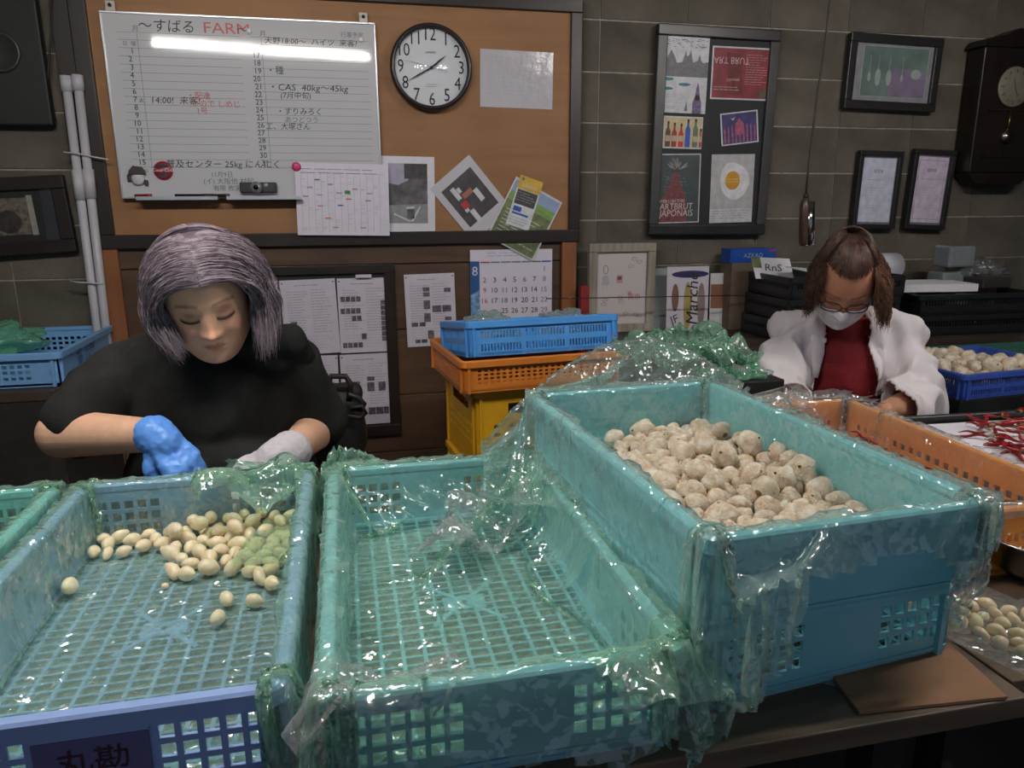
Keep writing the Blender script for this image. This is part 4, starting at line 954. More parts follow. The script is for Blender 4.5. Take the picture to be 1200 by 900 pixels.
def d_p1(s):
    g = M('poster_grey',(122,122,126),.6,.15,60); t_ = M('poster_teal',(70,128,140),.6,.2,60); v = M('poster_violet',(120,104,140),.6,.3,90)
    rn = random.Random(4)
    for k in range(46): u_, v_ = rn.uniform(.03,.92), rn.uniform(.02,.14); s.line(u_,v_,u_+.05,v_+.004,INK,.0016)
    sk = [(.0,.36),(.06,.33),(.1,.26),(.15,.2),(.17,.17),(.2,.2),(.26,.27),(.3,.34),(.42,.33),(.46,.25),(.49,.17),(.52,.25),(.56,.24),(.6,.16),(.63,.25),(.66,.33),(.76,.3),(.8,.22),(.84,.3),(.88,.33),(1,.31),(1,.52),(0,.52)]
    s.poly(sk,g,1)
    for u_,v_ in ((.12,.555),(.5,.62),(.12,.68)): s.disc(u_,v_,.012,t_,2,sx=2.2,sy=.5)
    s.scribble(.03,.74,.5,.14,LGREY,n=5,seed=6,thick=.0016); s.scribble(.03,.9,.4,.05,v,n=2,seed=7,thick=.0016)
    s.poly([(.7,1),(.7,.86),(.74,.78),(.77,.66),(.8,.58),(.83,.66),(.86,.78),(.9,.86),(.9,1)],v,2); s.poly([(.52,.97),(.56,.84),(.6,.97)],g,3)
    s.disc(.8,.79,.011,INK,3)
paper((778,41.5),(831.5,45),(774,131.5),PY,'poster','poster with grey spired skyline and blue green fish','poster',M('poster_white',(206,206,212),.5),d_p1)
def d_p2(s):
    r = M('poster_red',(150,42,54),.5,.25,16,dark=(104,26,40)); l = M('poster_pale_print',(206,170,170),.6)
    s.rect(.025,.03,.975,.97,r,1); s.text('ART BRUT',.29,.255,.036,l,align='c',sx=1.1,rot=R(180)) if False else None
    m_ = Sheet(1,1)
    co, fs = text_data('ART BRUT', .036); W_ = co[:,0].max()
    X, Z = s.P(.03, .34); y = -s.th-.00035*3; s.mb.add([(X+a*.95, y, Z+b0-bb) for a, bb, b0 in zip(co[:,0], co[:,1], [0.028]*len(co))], [f[::-1] for f in fs], s.mi(l))
    s.text('japonais',.26,.64,.018,l); s.scribble(.05,.74,.45,.1,l,n=2,seed=3,thick=.0022)
    s.scribble(.57,.12,.36,.6,l,n=13,seed=8,thick=.0014); s.rect(.83,.8,.95,.95,M('poster_olive',(92,88,60),.6),2); s.poly([(.24,.1),(.5,.14),(.54,.9),(.3,.92)],M('poster_red_brown',(112,44,46),.6,.3,40),2)
paper((835.5,53.5),(905,57),(831.5,116),PY,'poster','red landscape poster with upside down ART BRUT lettering','poster',M('poster_white'),d_p2)
def d_p3(s):
    s.rect(.03,.04,.97,.96,M('poster_sand',(206,188,146),.5),1)
    for k,(u_,c_) in enumerate(((.13,(90,52,40)),(.29,(150,44,44)),(.46,(190,48,50)),(.63,(48,84,180)),(.82,(96,112,96)),(.96,(190,60,60)))):
        m_ = M('bottle_print_%d'%k,c_,.5); top = (.2,.24,.26,.12,.1,.4)[k]; wd = .065 if k < 5 else .03
        s.poly([(u_-wd,.95),(u_-wd,top+.28),(u_-.025,top+.16),(u_-.025,top),(u_+.025,top),(u_+.025,top+.16),(u_+wd,top+.28),(u_+wd,.95)],m_,2)
        s.rect(u_-wd*.9,.6,u_+wd*.9,.78,M('bottle_label',(190,170,150),.6),3) if k != 3 else None
        s.rect(u_-.025,top-.04,u_+.025,top+.05,INK,3)
paper((777.5,135.5),(824,137.5),(775.5,173.5),PY,'poster','small poster with a row of coloured bottles','poster',M('poster_white'),d_p3)
def d_p4(s):
    s.rect(.04,.04,.96,.96,M('poster_indigo',(60,52,110),.5,.3,30),1); p = M('poster_pink',(176,84,110),.5,.3,60); p2 = M('poster_mauve',(140,96,150),.5,.3,60)
    for k in range(9): u_ = .1+k*.1; s.poly([(u_-.025,.94),(u_-.02,.4+.1*abs(k-4.5)/4),(u_,.3+.12*abs(k-4)/4),(u_+.02,.42+.1*abs(k-4.5)/4),(u_+.025,.94)],p2 if k%2 else p,2)
    s.poly([(.36,.7),(.4,.35),(.5,.2),(.6,.35),(.64,.7)],p,3); s.poly([(.25,.15),(.31,.2),(.4,.14),(.33,.25)],M('poster_moon',(220,210,120),.5),3)
paper((843.5,133.5),(887.5,128.5),(845.5,171.5),PY,'poster','small tilted poster with pink towers on indigo and a moon','poster',M('poster_white'),d_p4)
def d_p5(s):
    g = M('poster_slate',(58,70,72),.5,.15,20); r = M('poster_dull_red',(124,62,66),.5,.35,60); l = M('poster_chalk',(206,196,196),.6)
    s.rect(.025,.015,.975,.985,g,1); s.poly([(.05,.98),(.12,.62),(.3,.42),(.32,.28),(.48,.26),(.52,.42),(.66,.6),(.7,.98)],r,2)
    rn = random.Random(2)
    for k in range(42): a = rn.uniform(-1.2,1.2); d0 = rn.uniform(.03,.1); d1 = d0+rn.uniform(.04,.12); s.line(.45+math.sin(a)*d0*1.4,.24-math.cos(a)*d0,.45+math.sin(a)*d1*1.5,.24-math.cos(a)*d1,l,.0014)
    for k in range(60): u_, v_ = rn.uniform(.15,.65), rn.uniform(.3,.66); s.line(u_,v_,u_+.04,v_+.015,l,.0010)
    s.text('YMER LOIN TITRE',.04,.70,.018,l,sx=.8); s.text('ARTBRUT',.05,.80,.036,l,slant=.1,sx=.95); s.text('JAPONAIS',.05,.90,.038,l,slant=.1,sx=.9)
paper((773,180.5),(823,180),(768,262),PY,'poster','dark poster with feathered figure lettered ARTBRUT JAPONAIS','poster',M('poster_white'),d_p5)
def d_p6(s):
    s.rect(.0,.0,1,.79,M('poster_light_grey',(188,186,188),.5),1)
    egg = [(.52+.34*math.cos(a)*(1+.12*math.cos(a+.5)), .39+.27*math.sin(a)*(1+.08*math.sin(2*a))) for a in [2*math.pi*k/36 for k in range(36)]]
    s.poly(egg,M('poster_egg_white',(228,226,232),.5),2); s.disc(.5,.38,.038,M('poster_yolk',(208,152,48),.5,.1),3,n=28,sx=.9)
    s.scribble(.3,.34,.4,.08,M('poster_pale_yolk',(232,200,120),.5),n=2,seed=1,thick=.003,layer=4) ; s.scribble(.05,.81,.9,.14,GREY,n=4,seed=2,thick=.0014)
paper((834.5,181),(885,180.5),(830.5,261.5),PY,'poster','grey poster of a fried egg with orange yolk','poster',M('poster_white'),d_p6)

# ------------------------------------------------------------------ framed pictures on the right
def framed(TL, TR, BL, fw, label, draw, bg_mat, fm=FBK, group=None, name='picture_frame', cat='picture', extra=None):
    Y = WY-.02; ce, w, h, t = wall_frame(TL, TR, BL, Y); o = empty(name, ce, label=label, cat=cat); put(o, ce, t)
    for nm, q in (('frame_rail',((-w/2,-.018,h/2-fw),(w/2,.012,h/2))),('frame_rail',((-w/2,-.018,-h/2),(w/2,.012,-h/2+fw))),('frame_stile',((-w/2,-.0175,-h/2+fw),(-w/2+fw,.012,h/2-fw))),('frame_stile',((w/2-fw,-.0175,-h/2+fw),(w/2,.012,h/2-fw)))):
        MB().box(*q).build(nm, fm, o, bevel=.003)
    s = Sheet(w-2*fw, h-2*fw, .004); draw(s); s.build('picture', bg_mat, o)
    MB().box((-w/2+fw,-.0135,-h/2+fw),(w/2-fw,-.0125,h/2-fw)).build('glazing', GLASS, o)
    return o
def d_f1(s):
    g = M('print_green_grey',(112,132,126),.5,.2,10); p = M('print_mauve',(140,124,150),.5,.2,10); wv = M('print_pale',(170,178,176),.5,.1)
    s.rect(.1,.04,.95,.92,wv,1); s.rect(.11,.05,.94,.91,g,2); s.poly([(.5,.4),(.94,.45),(.94,.91),(.45,.91)],p,3)
    for u_, l_, r_ in ((.2,.35,.006),(.31,.5,.011),(.45,.35,.010),(.62,.5,.005)):
        s.line(u_,.2,u_,.5,wv,.002,4); s.disc(u_,.58,r_*1.6,wv,5,sx=.8,sy=2.0)
    s.disc(.8,.5,.02,wv,4,sx=1.3)
framed((995,38),(1103,46),(987,127),.035,'black framed print of pale vegetables high on the right wall',d_f1,M('mount_grey',(150,150,152),.5))
def d_cert(sd, c_):
    def f(s):
        s.rect(.03,.03,.97,.97,c_,1); s.text('認定書',.5,.24,.016,GREY,align='c'); s.scribble(.2,.32,.6,.05,GREY,n=1,seed=sd,thick=.0014); s.scribble(.12,.45,.76,.14,LGREY,n=4,seed=sd+1,thick=.0012); s.scribble(.3,.7,.5,.16,LGREY,n=4,seed=sd+2,thick=.0012)
    return f
framed((1005,176),(1056,178),(997,268),.022,'left of two narrow framed certificates, plain bluish paper',d_cert(3,M('cert_blue',(216,218,236),.5)),M('cert_mount',(120,124,128),.5))
def d_cert2(s):
    d_cert(6,M('cert_pink',(222,206,226),.5))(s)
    for a in ((.1,.08,.9,.08),(.9,.08,.9,.92),(.9,.92,.1,.92),(.1,.92,.1,.08)): s.line(*a,GREY,.0014,3)
framed((1068,174),(1116,177),(1060,268),.022,'right of two narrow framed certificates, pinkish bordered paper',d_cert2,M('cert_mount'))
# left wall picture with print
ce, w, h, t = wall_frame((0,207),(76,205),(0,300),WY-.02)
def d_left(s):
    s.rect(.34,.14,.78,.86,M('print_sepia',(132,122,108),.6,.5,70,dark=(70,62,54)),1); s.rect(.30,.12,.34,.88,M('print_cream',(160,156,146),.6),1); s.rect(.72,.10,.78,.88,M('print_cream'),2); s.disc(.5,.6,.04,M('print_dark',(60,52,46),.6,.4,50),3)
framed((-70,212),(81,205),(-62,304),.045,'dark framed old print on the left wall beside the white pipes',d_left,M('mat_black',(34,33,33),.7),DKW)

# ------------------------------------------------------------------ pendulum clock, far right
ce = aty(1172, 132, WY-.05)
pc = empty('pendulum_clock', ce, label='dark wooden pendulum wall clock at right edge', cat='clock')
DW2 = wood('clock_wood', (20,15,13), (34,26,22), .35, 2, 5)
MB().box((-.17,-.05,-.26),(.17,.05,.26)).build('case', DW2, pc, bevel=.006)
MB().prism([(-.19,.26),(.19,.26),(.17,.29),(.07,.31),(0,.34),(-.07,.31),(-.17,.29)], -.055,.05).build('crest', DW2, pc, bevel=.004)
MB().prism([(-.17,-.26),(-.12,-.31),(.12,-.31),(.17,-.26)], -.045,.05).build('lower_bracket', DW2, pc, bevel=.004)
MB().lathe([(0,0),(.078,0),(.085,.006),(.08,.01),(0,.0101)], 36).build('dial', M('old_dial',(120,116,100),.5,.1), pc, loc=(0,-.05,.10), rot=(R(90),0,0))
s = Sheet(.16,.16,.0105)
for k in range(1,13): a = R(30*k); s.line(.5+.36*math.sin(a),.5-.36*math.cos(a),.5+.45*math.sin(a),.5-.45*math.cos(a),INK,.003)
s.line(.5,.5,.62,.74,INK,.003); s.line(.5,.5,.43,.25,INK,.0025)
s.mb.build('dial_marks', s.mats, pc, loc=(0,-.05,.10))
MB().tube([(0,-.055,.0),(0,-.055,-.09)], .0025).build('pendulum_rod', M('brass',(150,130,80),.35,metal=1), pc)
MB().lathe([(0,0),(.03,.0),(.033,.004),(0,.012)], 28).build('pendulum_bob', M('brass_pale',(190,186,170),.25,metal=1), pc, loc=(0,-.052,-.105), rot=(R(90),0,0))
for z in (-.19, .005): MB().box((-.12,-.056,z-.006),(.12,-.05,z+.006)).build('door_rail', DW2, pc)

# ------------------------------------------------------------------ hanging pull switch on its cord
a = aty(974, 0, 2.55); pts = [aty(x, y, 2.55) for x, y in ((976,-40),(973,0),(966,60),(958,110),(952,160),(947,200),(944.5,228))]
hs_ = empty('pull_switch', pts[-1], label='long brown and shiny metal switch hanging on a cord', cat='switch')
lp = [p-pts[-1] for p in pts]; lp[0] = Vector((lp[1].x+.01, 0, 2.74-pts[-1].z))
MB().tube(lp, .0042, 8).build('cord', M('cord_brown',(62,52,44),.6), hs_)
MB().tube([(0,0,.002),(0,0,-.015)], .010, 12).build('cord_grip', M('screw_steel'), hs_)
bd = aty(943, 288, 2.55)-pts[-1]
m = MB(); m.tube([(0,0,-.012),(0,0,-.02),(bd.x*.1,0,-.04),(bd.x,0,bd.z+.012),(bd.x,0,bd.z)], [.012,.022,.029,.029,.025], 20, flat=.75); m.build('body', M('switch_brown',(70,52,40),.35), hs_)
m = MB(); m.tube([(.014,-.009,-.026),(.014+bd.x,-.009,bd.z+.004)], [.0235,.0235], 18, flat=.8); m.build('metal_cover', M('chrome',(210,208,204),.12,metal=1), hs_)
MB().tube([(bd.x+.006,-.003,bd.z+.006),(bd.x+.006,-.003,bd.z)], .026, 18, flat=.75).build('end_cap', M('chrome'), hs_)

# ------------------------------------------------------------------ left wall: pipes, tie, cord, round fan
WH = M('white_pvc', (190,188,194), .4, .05, 12)
def pipe(px0, px1, label):
    a, b = aty(*px0, WY-.06), aty(*px1, WY-.06); a2 = a.lerp(b, .12)
    b.z = .02; b.x = a.x + (aty(*px1, WY-.06).x-a.x)*1.0
    m = MB(); m.tube([a, b], .0145, 16)
    o = m.build('pipe', WH); 
    A = a; d = (b-a).normalized()
    MB().tube([A-d*.006, A+d*.045], .0185, 16).build('pipe_cap', WH, o)
    for f in (.245,): MB().tube([A+d*.30, A+d*.40], .0185, 16).build('pipe_coupling', WH, o)
    return tag(o, label, 'pipe')
pipe((77,91),(109,375),'left of two white plastic pipes beside the notice board'); pipe((90.5,90),(121,400),'right of two white plastic pipes beside the notice board')
c = aty(91,180,WY-.06)
tag(MB().tube([c+Vector((-.045,0,.008)), c+Vector((-.035,-.022,.003)), c+Vector((.01,-.024,-.002)), c+Vector((.055,-.012,-.012)), c+Vector((.10,-.02,-.02))], .0028, 6).build('cable_tie', WH), 'upper white cable tie around the two pipes', 'cable tie')
c = aty(105,331,WY-.06)
tag(MB().tube([c+Vector((-.06,-.01,.008)), c+Vector((-.03,-.022,.003)), c+Vector((.02,-.024,0)), c+Vector((.045,-.01,-.006))], .0028, 6).build('cable_tie', WH), 'lower white cable tie around the pipes', 'cable tie')
pts = [aty(x, y, WY-.03) for x, y in ((62,-30),(60,40),(56,90),(52.5,113))]
hc = empty('hanging_cable', pts[-1], label='dark cable with a small metal plug on the left wall', cat='cable')
MB().tube([p-pts[-1] for p in pts], .004, 6).build('cord', M('rubber_black',(24,24,24),.6), hc)
MB().tube([(0,0,.004),(0,0,-.028)], [.010,.012], 12).build('metal_plug', M('dull_metal',(170,165,150),.35,metal=.8), hc)
MB().tube([(0,.01,-.03),(-.004,.015,-.075)], [.018,.024], 12).build('plug_body', M('rubber_black'), hc)
ce = aty(2, 62, WY-.03)
vf = empty('wall_speaker', ce, label='black round object with thin rim, top left corner', cat='speaker')
MB().box((-.20,-.02,-.23),(.13,.02,.30)).build('housing', M('fan_black',(26,30,26),.6,.15), vf, bevel=.006)
MB().lathe([(.052,0),(.064,.001),(.066,.006),(.058,.008),(.052,.003)], 36).build('rim', M('fan_rim',(52,54,50),.4), vf, loc=(0,-.02,0), rot=(R(90),0,0))
MB().lathe([(0,.0),(.054,.0),(.05,.003),(0,.001)], 30).build('cone', M('rubber_black'), vf, loc=(0,-.02,0), rot=(R(90),0,0))

# ------------------------------------------------------------------ counter along the wall on the right
CT = wood('counter_wood', (44,34,28), (66,52,42), .55, 0, 4)
co = empty('wall_counter', (0,0,0), label='dark wooden counter along the wall behind the masked woman', cat='counter')
for k in range(3): MB().box((.97, 2.46+.17*k, .772), (3.6, 2.46+.17*k+.168, .80)).build('top_board', CT, co, bevel=.002)
for x in (1.0, 2.2, 3.5): MB().box((x, 2.50, 0), (x+.05, 2.55, .77)).box((x, 2.90, 0), (x+.05, 2.95, .77)).build('leg', CT, co)
MB().box((.97, 2.462, .70), (3.6, 2.475, .771)).build('front_rail', M('green_rail',(60,110,92),.5), co)
tag(MB().box((0,0,0),(.035,.03,.20)).build('red_block', M('red_paint',(150,44,44),.5), loc=(aty(678,372,2.93).x, 2.90, .8005)), 'small upright red block beside the old drawing frame', 'block')
# old framed drawing standing on the counter
ce, w, h, t = wall_frame((690,279),(768,277),(688,384),2.93)
of = put(empty('drawing_frame', ce, label='weathered pale wooden frame with pencil drawings, on the counter', cat='picture'), (ce.x, 2.93, .8005+h/2), 0)
OW = wood('weathered_wood', (120,112,100), (176,168,156), .8, 2, 8)
fw = .035
for nm, q in (('frame_rail',((-w/2,-.018,h/2-fw),(w/2,.012,h/2))),('frame_rail',((-w/2,-.018,-h/2),(w/2,.012,-h/2+fw))),('frame_stile',((-w/2,-.0175,-h/2+fw),(-w/2+fw,.012,h/2-fw))),('frame_stile',((w/2-fw,-.0175,-h/2+fw),(w/2,.012,h/2-fw)))):
    MB().box(*q).build(nm, OW, of, bevel=.003)
s = Sheet(w-2*fw, h-2*fw, .004)
PEN = M('pencil',(130,122,128),.7); PNR = M('pencil_red',(190,110,110),.7)
def loop(u, v, a, b, m_, th_=.0016, n=14): 
    pp = [(u+a*math.cos(2*math.pi*k/n), v+b*math.sin(2*math.pi*k/n)) for k in range(n+1)]
    for p0, p1 in zip(pp, pp[1:]): s.line(*p0, *p1, m_, th_, 2)
loop(.18,.24,.045,.06,PEN,.003); s.poly([(.13,.32),(.23,.32),(.26,.45),(.10,.45)],LGREY,1); s.line(.15,.45,.13,.5,PEN); s.line(.2,.45,.22,.5,PEN)
s.rect(.40,.32,.52,.43,M('print_pink'),1); s.rect(.42,.34,.5,.38,M('pencil_dark',(90,80,86),.7),2)
for u_, v_ in ((.18,.66),(.48,.63),(.16,.72),(.50,.68),(.6,.86),(.8,.88),(.34,.9),(.88,.9),(.75,.1),(.85,.14),(.68,.2)): loop(u_,v_,.055,.022,PEN); s.scribble(u_-.05,v_-.01,.1,.02,PEN,n=1,seed=int(u_*99))
s.text('祝',.62,.66,.03,PNR); s.text('市',.76,.66,.03,PNR); s.text('場',.62,.60,.02,PNR)
s.build('drawing', M('old_paper',(206,198,198),.5,.03,4), of)
sh = tag(MB().box((-.05,-.002,0),(.05,.002,.26)).build('glass_sheet', M('grey_acrylic',(150,158,156),.2,.1,10)), 'leaning grey acrylic sheet between the drawing frame and Marché sign', 'sheet'); sh.location = (aty(771,380,2.93).x, 2.94, .8005); sh.rotation_euler = (R(-8),0,0)
# Marché card, photo card, white card
ce, w, h, t = wall_frame((784,310),(833,309),(778,385),2.90)
s = Sheet(w, h, .004); nv = M('navy_ink',(38,40,90),.6); br = M('brown_ink',(120,84,70),.6); yo = M('olive_ink',(170,150,90),.6)
s.disc(.55,.12,.02,nv,1,sx=4.2,sy=.75); s.line(.2,.145,.92,.145,nv,.007,2)
s.disc(.2,.48,.02,br,1,sx=.8,sy=2.9); s.disc(.50,.62,.02,yo,1,sx=.9,sy=5.2); s.disc(.83,.6,.02,M('grey_brown_ink',(140,124,124),.6),1,sx=.9,sy=4.6)
s.text('Marché', .74, .93, .074, INK, rot=R(90), slant=.2); s.text('JF', .13,.9,.05,INK, rot=R(20))
mc = s.build('market_sign', M('sign_card',(206,200,210),.6,.03)); tag(put(mc, (ce.x, 2.90, .8005+h/2), 0, R(-3)), 'white card sign reading Marché sideways, standing on the counter', 'sign')
ce, w, h, t = wall_frame((832,308),(881,307),(832,372),2.93)
s = Sheet(w, h, .003); s.rect(.02,.2,.98,.64,M('photo_brown',(150,104,76),.5,.15,8),1); s.disc(.45,.46,.018,M('photo_cream',(206,190,160),.5),2,sx=1.3); s.disc(.72,.46,.018,M('photo_cream'),2,sx=1.4); s.scribble(.1,.05,.8,.12,LGREY,n=2,seed=4); s.scribble(.05,.68,.9,.28,LGREY,n=4,seed=5)
pcd = s.build('photo_card', PAPER); tag(put(pcd, (ce.x, 2.93, .8005+h/2), 0, R(-3)), 'white card with brown photo of two bulbs, beside the sign', 'card')
# blue box
c = aty(879, 299, 2.90)
tag(MB().box((-.105,-.04,-.03),(.105,.04,.028)).build('blue_box', M('box_blue',(36,84,176),.4,.05)), 'flat blue box with pale lettering above the photo card', 'box').location = c
s = Sheet(.2,.05,.0402); s.text('AZKAO', .5, .66, .026, M('pale_blue_print',(190,206,235),.5), align='c'); s.rect(.86,.05,1,.2,RED,1)
s.mb.build('lettering', s.mats, bpy.data.objects['blue_box'])
tag(MB().box((-.11,-.05,0),(.11,.05,c.z-.03-.8005)).build('card_box', M('box_card2',(120,104,88),.8), loc=(c.x+.01, 2.915, .8005)), 'plain brown carton carrying the flat blue box', 'box')
bpy.data.objects['blue_box'].location = (c.x, 2.915, c.z)
# wire stretched in front of the frames
tag(MB().tube([aty(640,350,2.80), aty(760,348,2.80), aty(880,346,2.80)], .0022, 6).build('wire', M('wire_dark',(50,40,40),.5)), 'thin dark wire stretched in front of the drawing frame', 'wire')

# ------------------------------------------------------------------ baskets in front of the panelling
BLB = M('crate_bright_blue', (84,160,236), .4, .05, 6); YEL = M('crate_yellow', (226,170,30), .45, .06, 6); ORB = M('crate_burnt_orange', (224,132,50), .45, .08, 6)
def slats(ln, h):
    out = []; n = 3; seg = (ln-.06)/n
    for k in range(n):
        a = .03+k*seg+.006; out += holes_grid(a, h*.50, a+seg-.012, h*.88, 13, 1, .38) + holes_grid(a, h*.10, a+seg-.012, h*.46, 13, 1, .38)
    return out
def squares(ln, h): return holes_grid(.04, h*.28, ln-.04, h*.82, int((ln-.08)/.019), 4, .45)
def bighole(ln, h): return [(ln*.22, h*.72, ln*.78, h*.86)] + holes_grid(ln*.1, h*.3, ln*.9, h*.62, 9, 3, .55)
yaw_b = R(6)
bc = Vector((.565, 2.315, 0))
b1 = crate('basket', .50, .36, .105, BLB, 'bright blue slatted basket on top of the orange one by the panelling', 'basket', (bc.x, bc.y, .884), yaw_b, slats, slats, floor_holes=False, flange=.008)
b1.rotation_euler = (R(-8), 0, yaw_b); b1.location.z = .862
b2 = crate('basket', .56, .43, .098, ORB, 'orange square-holed basket under the bright blue basket', 'basket', (bc.x, bc.y+.005, .784), yaw_b, squares, squares, floor_holes=False, flange=.010)
zz = .784
for k in range(3):
    zz -= .257; crate('basket', .50, .38, .255, YEL, ('top yellow harvest basket directly under the orange basket','middle yellow harvest basket in the stack by the panelling','bottom yellow harvest basket standing on the floor')[k], 'basket', (bc.x+.01, bc.y+.01, max(zz,.004)), yaw_b, bighole, bighole, floor_holes=False, flange=.012)
heap('clear_bag', (bc.x-.12, bc.y+.0, .93), .10, .10, .055, film_mat('basket_film', tint=(.85,.95,.93), body=(.55,.72,.72), milk=.25, edge=.4, bscale=22), 'clear crumpled bag inside the bright blue basket, left half', 5)
heap('clear_bag', (bc.x+.14, bc.y+.0, .93), .09, .10, .055, film_mat('basket_film'), 'clear crumpled bag inside the bright blue basket, right half', 6)

# ------------------------------------------------------------------ left: blue crate on a dark shelf
def lh(ln, h): return holes_grid(.075, h*.22, ln-.075, h*.78, 12, 3, .38)
LBX = M('crate_sky_blue', (120,170,220), .4, .05, 6)
lsx = crate('garlic_crate', .42, .55, .105, LBX, 'pale blue crate with loose film on the shelf behind the woman, left edge', 'crate', (-1.055,2.69,.797), R(0), lh, None, floor_holes=False)
s = Sheet(.30,.09,.0005); bi = M('crate_print',(36,70,130),.5); s.text('み',.08,.3,.03,bi); s.text('協',.30,.68,.06,bi,sx=.8); s.text('山口農園',.55,.42,.026,bi); s.text('にんにく',.55,.72,.026,bi)
so = s.mb.build('lettering', s.mats, lsx); so.location = (.2005-.0,-.05,.055); so.rotation_euler = (0,0,R(90))
sf = empty('wall_shelf', (0,0,0), label='dark wooden shelf carrying the pale blue crate at the left', cat='shelf')
MB().box((-1.9,2.38,.765),(-.86,2.98,.795)).build('shelf_board', CT, sf, bevel=.002); MB().box((-1.9,2.38,.02),(-.86,2.40,.763)).build('front_panel', M('shelf_dark',(30,26,24),.8,.2), sf); MB().box((-.885,2.401,.02),(-.86,2.98,.763)).build('side_panel', M('shelf_dark'), sf)
heap('green_bag', (-1.13,2.66,.895), .15, .16, .06, FILMG, 'crumpled green film bag lying in the pale blue crate at left', 7)
tag(MB().box((-.06,-.08,0),(.06,.08,.002)).build('paper_slip', PAPER, loc=(-1.15,2.50,.905), rot=(R(6),R(-4),R(20))), 'white paper slip on the front of the pale blue crate', 'paper')

# ------------------------------------------------------------------ black crates and clutter behind the masked woman
def bslots(ln, h): return holes_grid(.02, h*.45, ln-.02, h*.88, int(ln/.014), 1, .45)
for k, z in enumerate((.8005, .885, .969)):
    crate('black_crate', .50, .34, .082, BLK, ('lowest black slotted crate of the stack left of the masked woman','middle black slotted crate of the stack left of the masked woman','topmost black slotted crate of the stack left of the masked woman')[k], 'crate', (1.86+.01*k, 2.66, z), R(3-2*k), bslots, bslots, floor_holes=False, ribs=False, flange=.008)
for k, z in enumerate((.8005, .885)):
    crate('black_crate', .56, .36, .082, BLK, ('lower black slotted crate right of the masked woman','upper black slotted crate right of the masked woman')[k], 'crate', (2.50, 2.68, z), R(-2), bslots, bslots, floor_holes=False, ribs=False, flange=.008)
lf = Sheet(.17,.10,.001); lf.text('RnS', .27, .62, .046, INK, sx=1.1, slant=.15); lf.rect(0,0,.22,.5,M('flyer_field'),1)
o = lf.build('leaflet', PAPER); c = aty(917,317,2.70); tag(put(o, (c.x-.02, 2.74, c.z+.005), R(-4), R(-35)), 'white leaflet lettered RNS in the topmost black crate', 'leaflet')
tag(MB().box((-.13,-.09,0),(.13,.09,.003)).build('paper_sheet', PAPER, loc=(1.86,2.62,1.055), rot=(R(5),R(6),R(10))), 'white paper lying in the topmost black crate', 'paper')
WR = M('white_roll',(206,204,214),.3,.05,10,.3,20)
c = aty(1038,312,2.75)
tag(MB().tube([c+Vector((-.12,.0,.0)), c+Vector((.06,.02,-.0))], .055, 20).build('plastic_roll', WR), 'white roll of plastic wrap right behind the masked woman head', 'roll')
tag(MB().box((-.16,-.10,0),(.16,.10,.03)).build('paper_stack', PAPER, loc=(2.36,2.66,.972), rot=(0,0,R(-8))), 'white paper stack in the black crate behind the masked woman', 'paper')
tag(MB().box((-.08,-.09,0),(.08,.09,.045)).build('storage_case', M('case_dark',(54,52,52),.4,.1), loc=(2.66,2.70,.972), rot=(0,0,R(6)), bevel=.006), 'dark flat case in the upper black crate right of the woman', 'case')
# clear lidded boxes on the right end of the counter
CLP = M('clear_tub',(120,126,130),.2,.1,12)
for i,(x,y,wd,lab) in enumerate(((1118,300,.13,'grey translucent tub standing highest on the right clutter'),(1112,330,.15,'grey translucent bag of packets below the tub'))):
    c = aty(x,y,2.75); tag(MB().box((-wd/2,-.05,-.045),(wd/2,.05,.045)).build('plastic_tub', CLP, loc=c, bevel=.01), lab, 'tub')
c = aty(1118,330,2.75); sb = c.z-.045-.8005
tag(MB().box((-.10,-.07,0),(.10,.07,max(.05,sb-.001))).build('carton', M('box_card2'), loc=(c.x, 2.79, .8005)), 'dark carton under the grey tubs on the counter', 'box')
c = aty(1155,322,2.7); heap('clear_bag', (c.x, 2.75, c.z), .13, .08, .055, film_mat('grey_film', tint=(.7,.72,.72), body=(.3,.32,.32), milk=.3, edge=.4, bscale=20), 'dark grey plastic bag clutter at the right end of counter', 9)
tag(MB().box((-.13,-.08,0),(.13,.08,max(.06,c.z-.035-.8005))).build('carton', M('box_card2'), loc=(c.x, 2.79, .8005)), 'dark carton under the grey bag clutter at far right', 'box')
# blue basket of garlic at right
BLD = M('crate_deep_blue', (66,96,190), .45, .06, 6)
bb = crate('basket', .52, .40, .088, BLD, 'deep blue basket of garlic bulbs right of the masked woman', 'basket', (2.22,2.23,.680), R(5), slats, slats, floor_holes=False, flange=.008)
tag(MB().box((-.27,-.20,0),(.27,.20,.678)).build('black_cabinet', M('cabinet_black',(16,17,17),.7), loc=(2.23,2.235,0), rot=(0,0,R(5)), bevel=.004), 'black cabinet under the deep blue garlic basket', 'cabinet')
rn = random.Random(5); pts = [(2.22+rn.uniform(-.22,.22), 2.23+rn.uniform(-.17,.17), .70+rn.uniform(0,.12), rn.uniform(.022,.032)) for _ in range(85)]
Pp = settle([p[:3] for p in pts], [p[3] for p in pts], .692, (2.22,2.23,R(5),.245,.185), 110)
scatter('garlic_bulb', bulb_me, Pp, [p[3] for p in pts], 'garlic bulb heaped in the deep blue basket', 'garlic', 'garlic bulbs in the deep blue basket', 14)
# black crate under the green bags
tag(MB().box((-.17,-.17,0),(.17,.17,.87)).build('black_stand', M('cabinet_black'), loc=(.95,1.88,0), bevel=.005), 'black stand behind the bulb crate under green bags', 'stand')
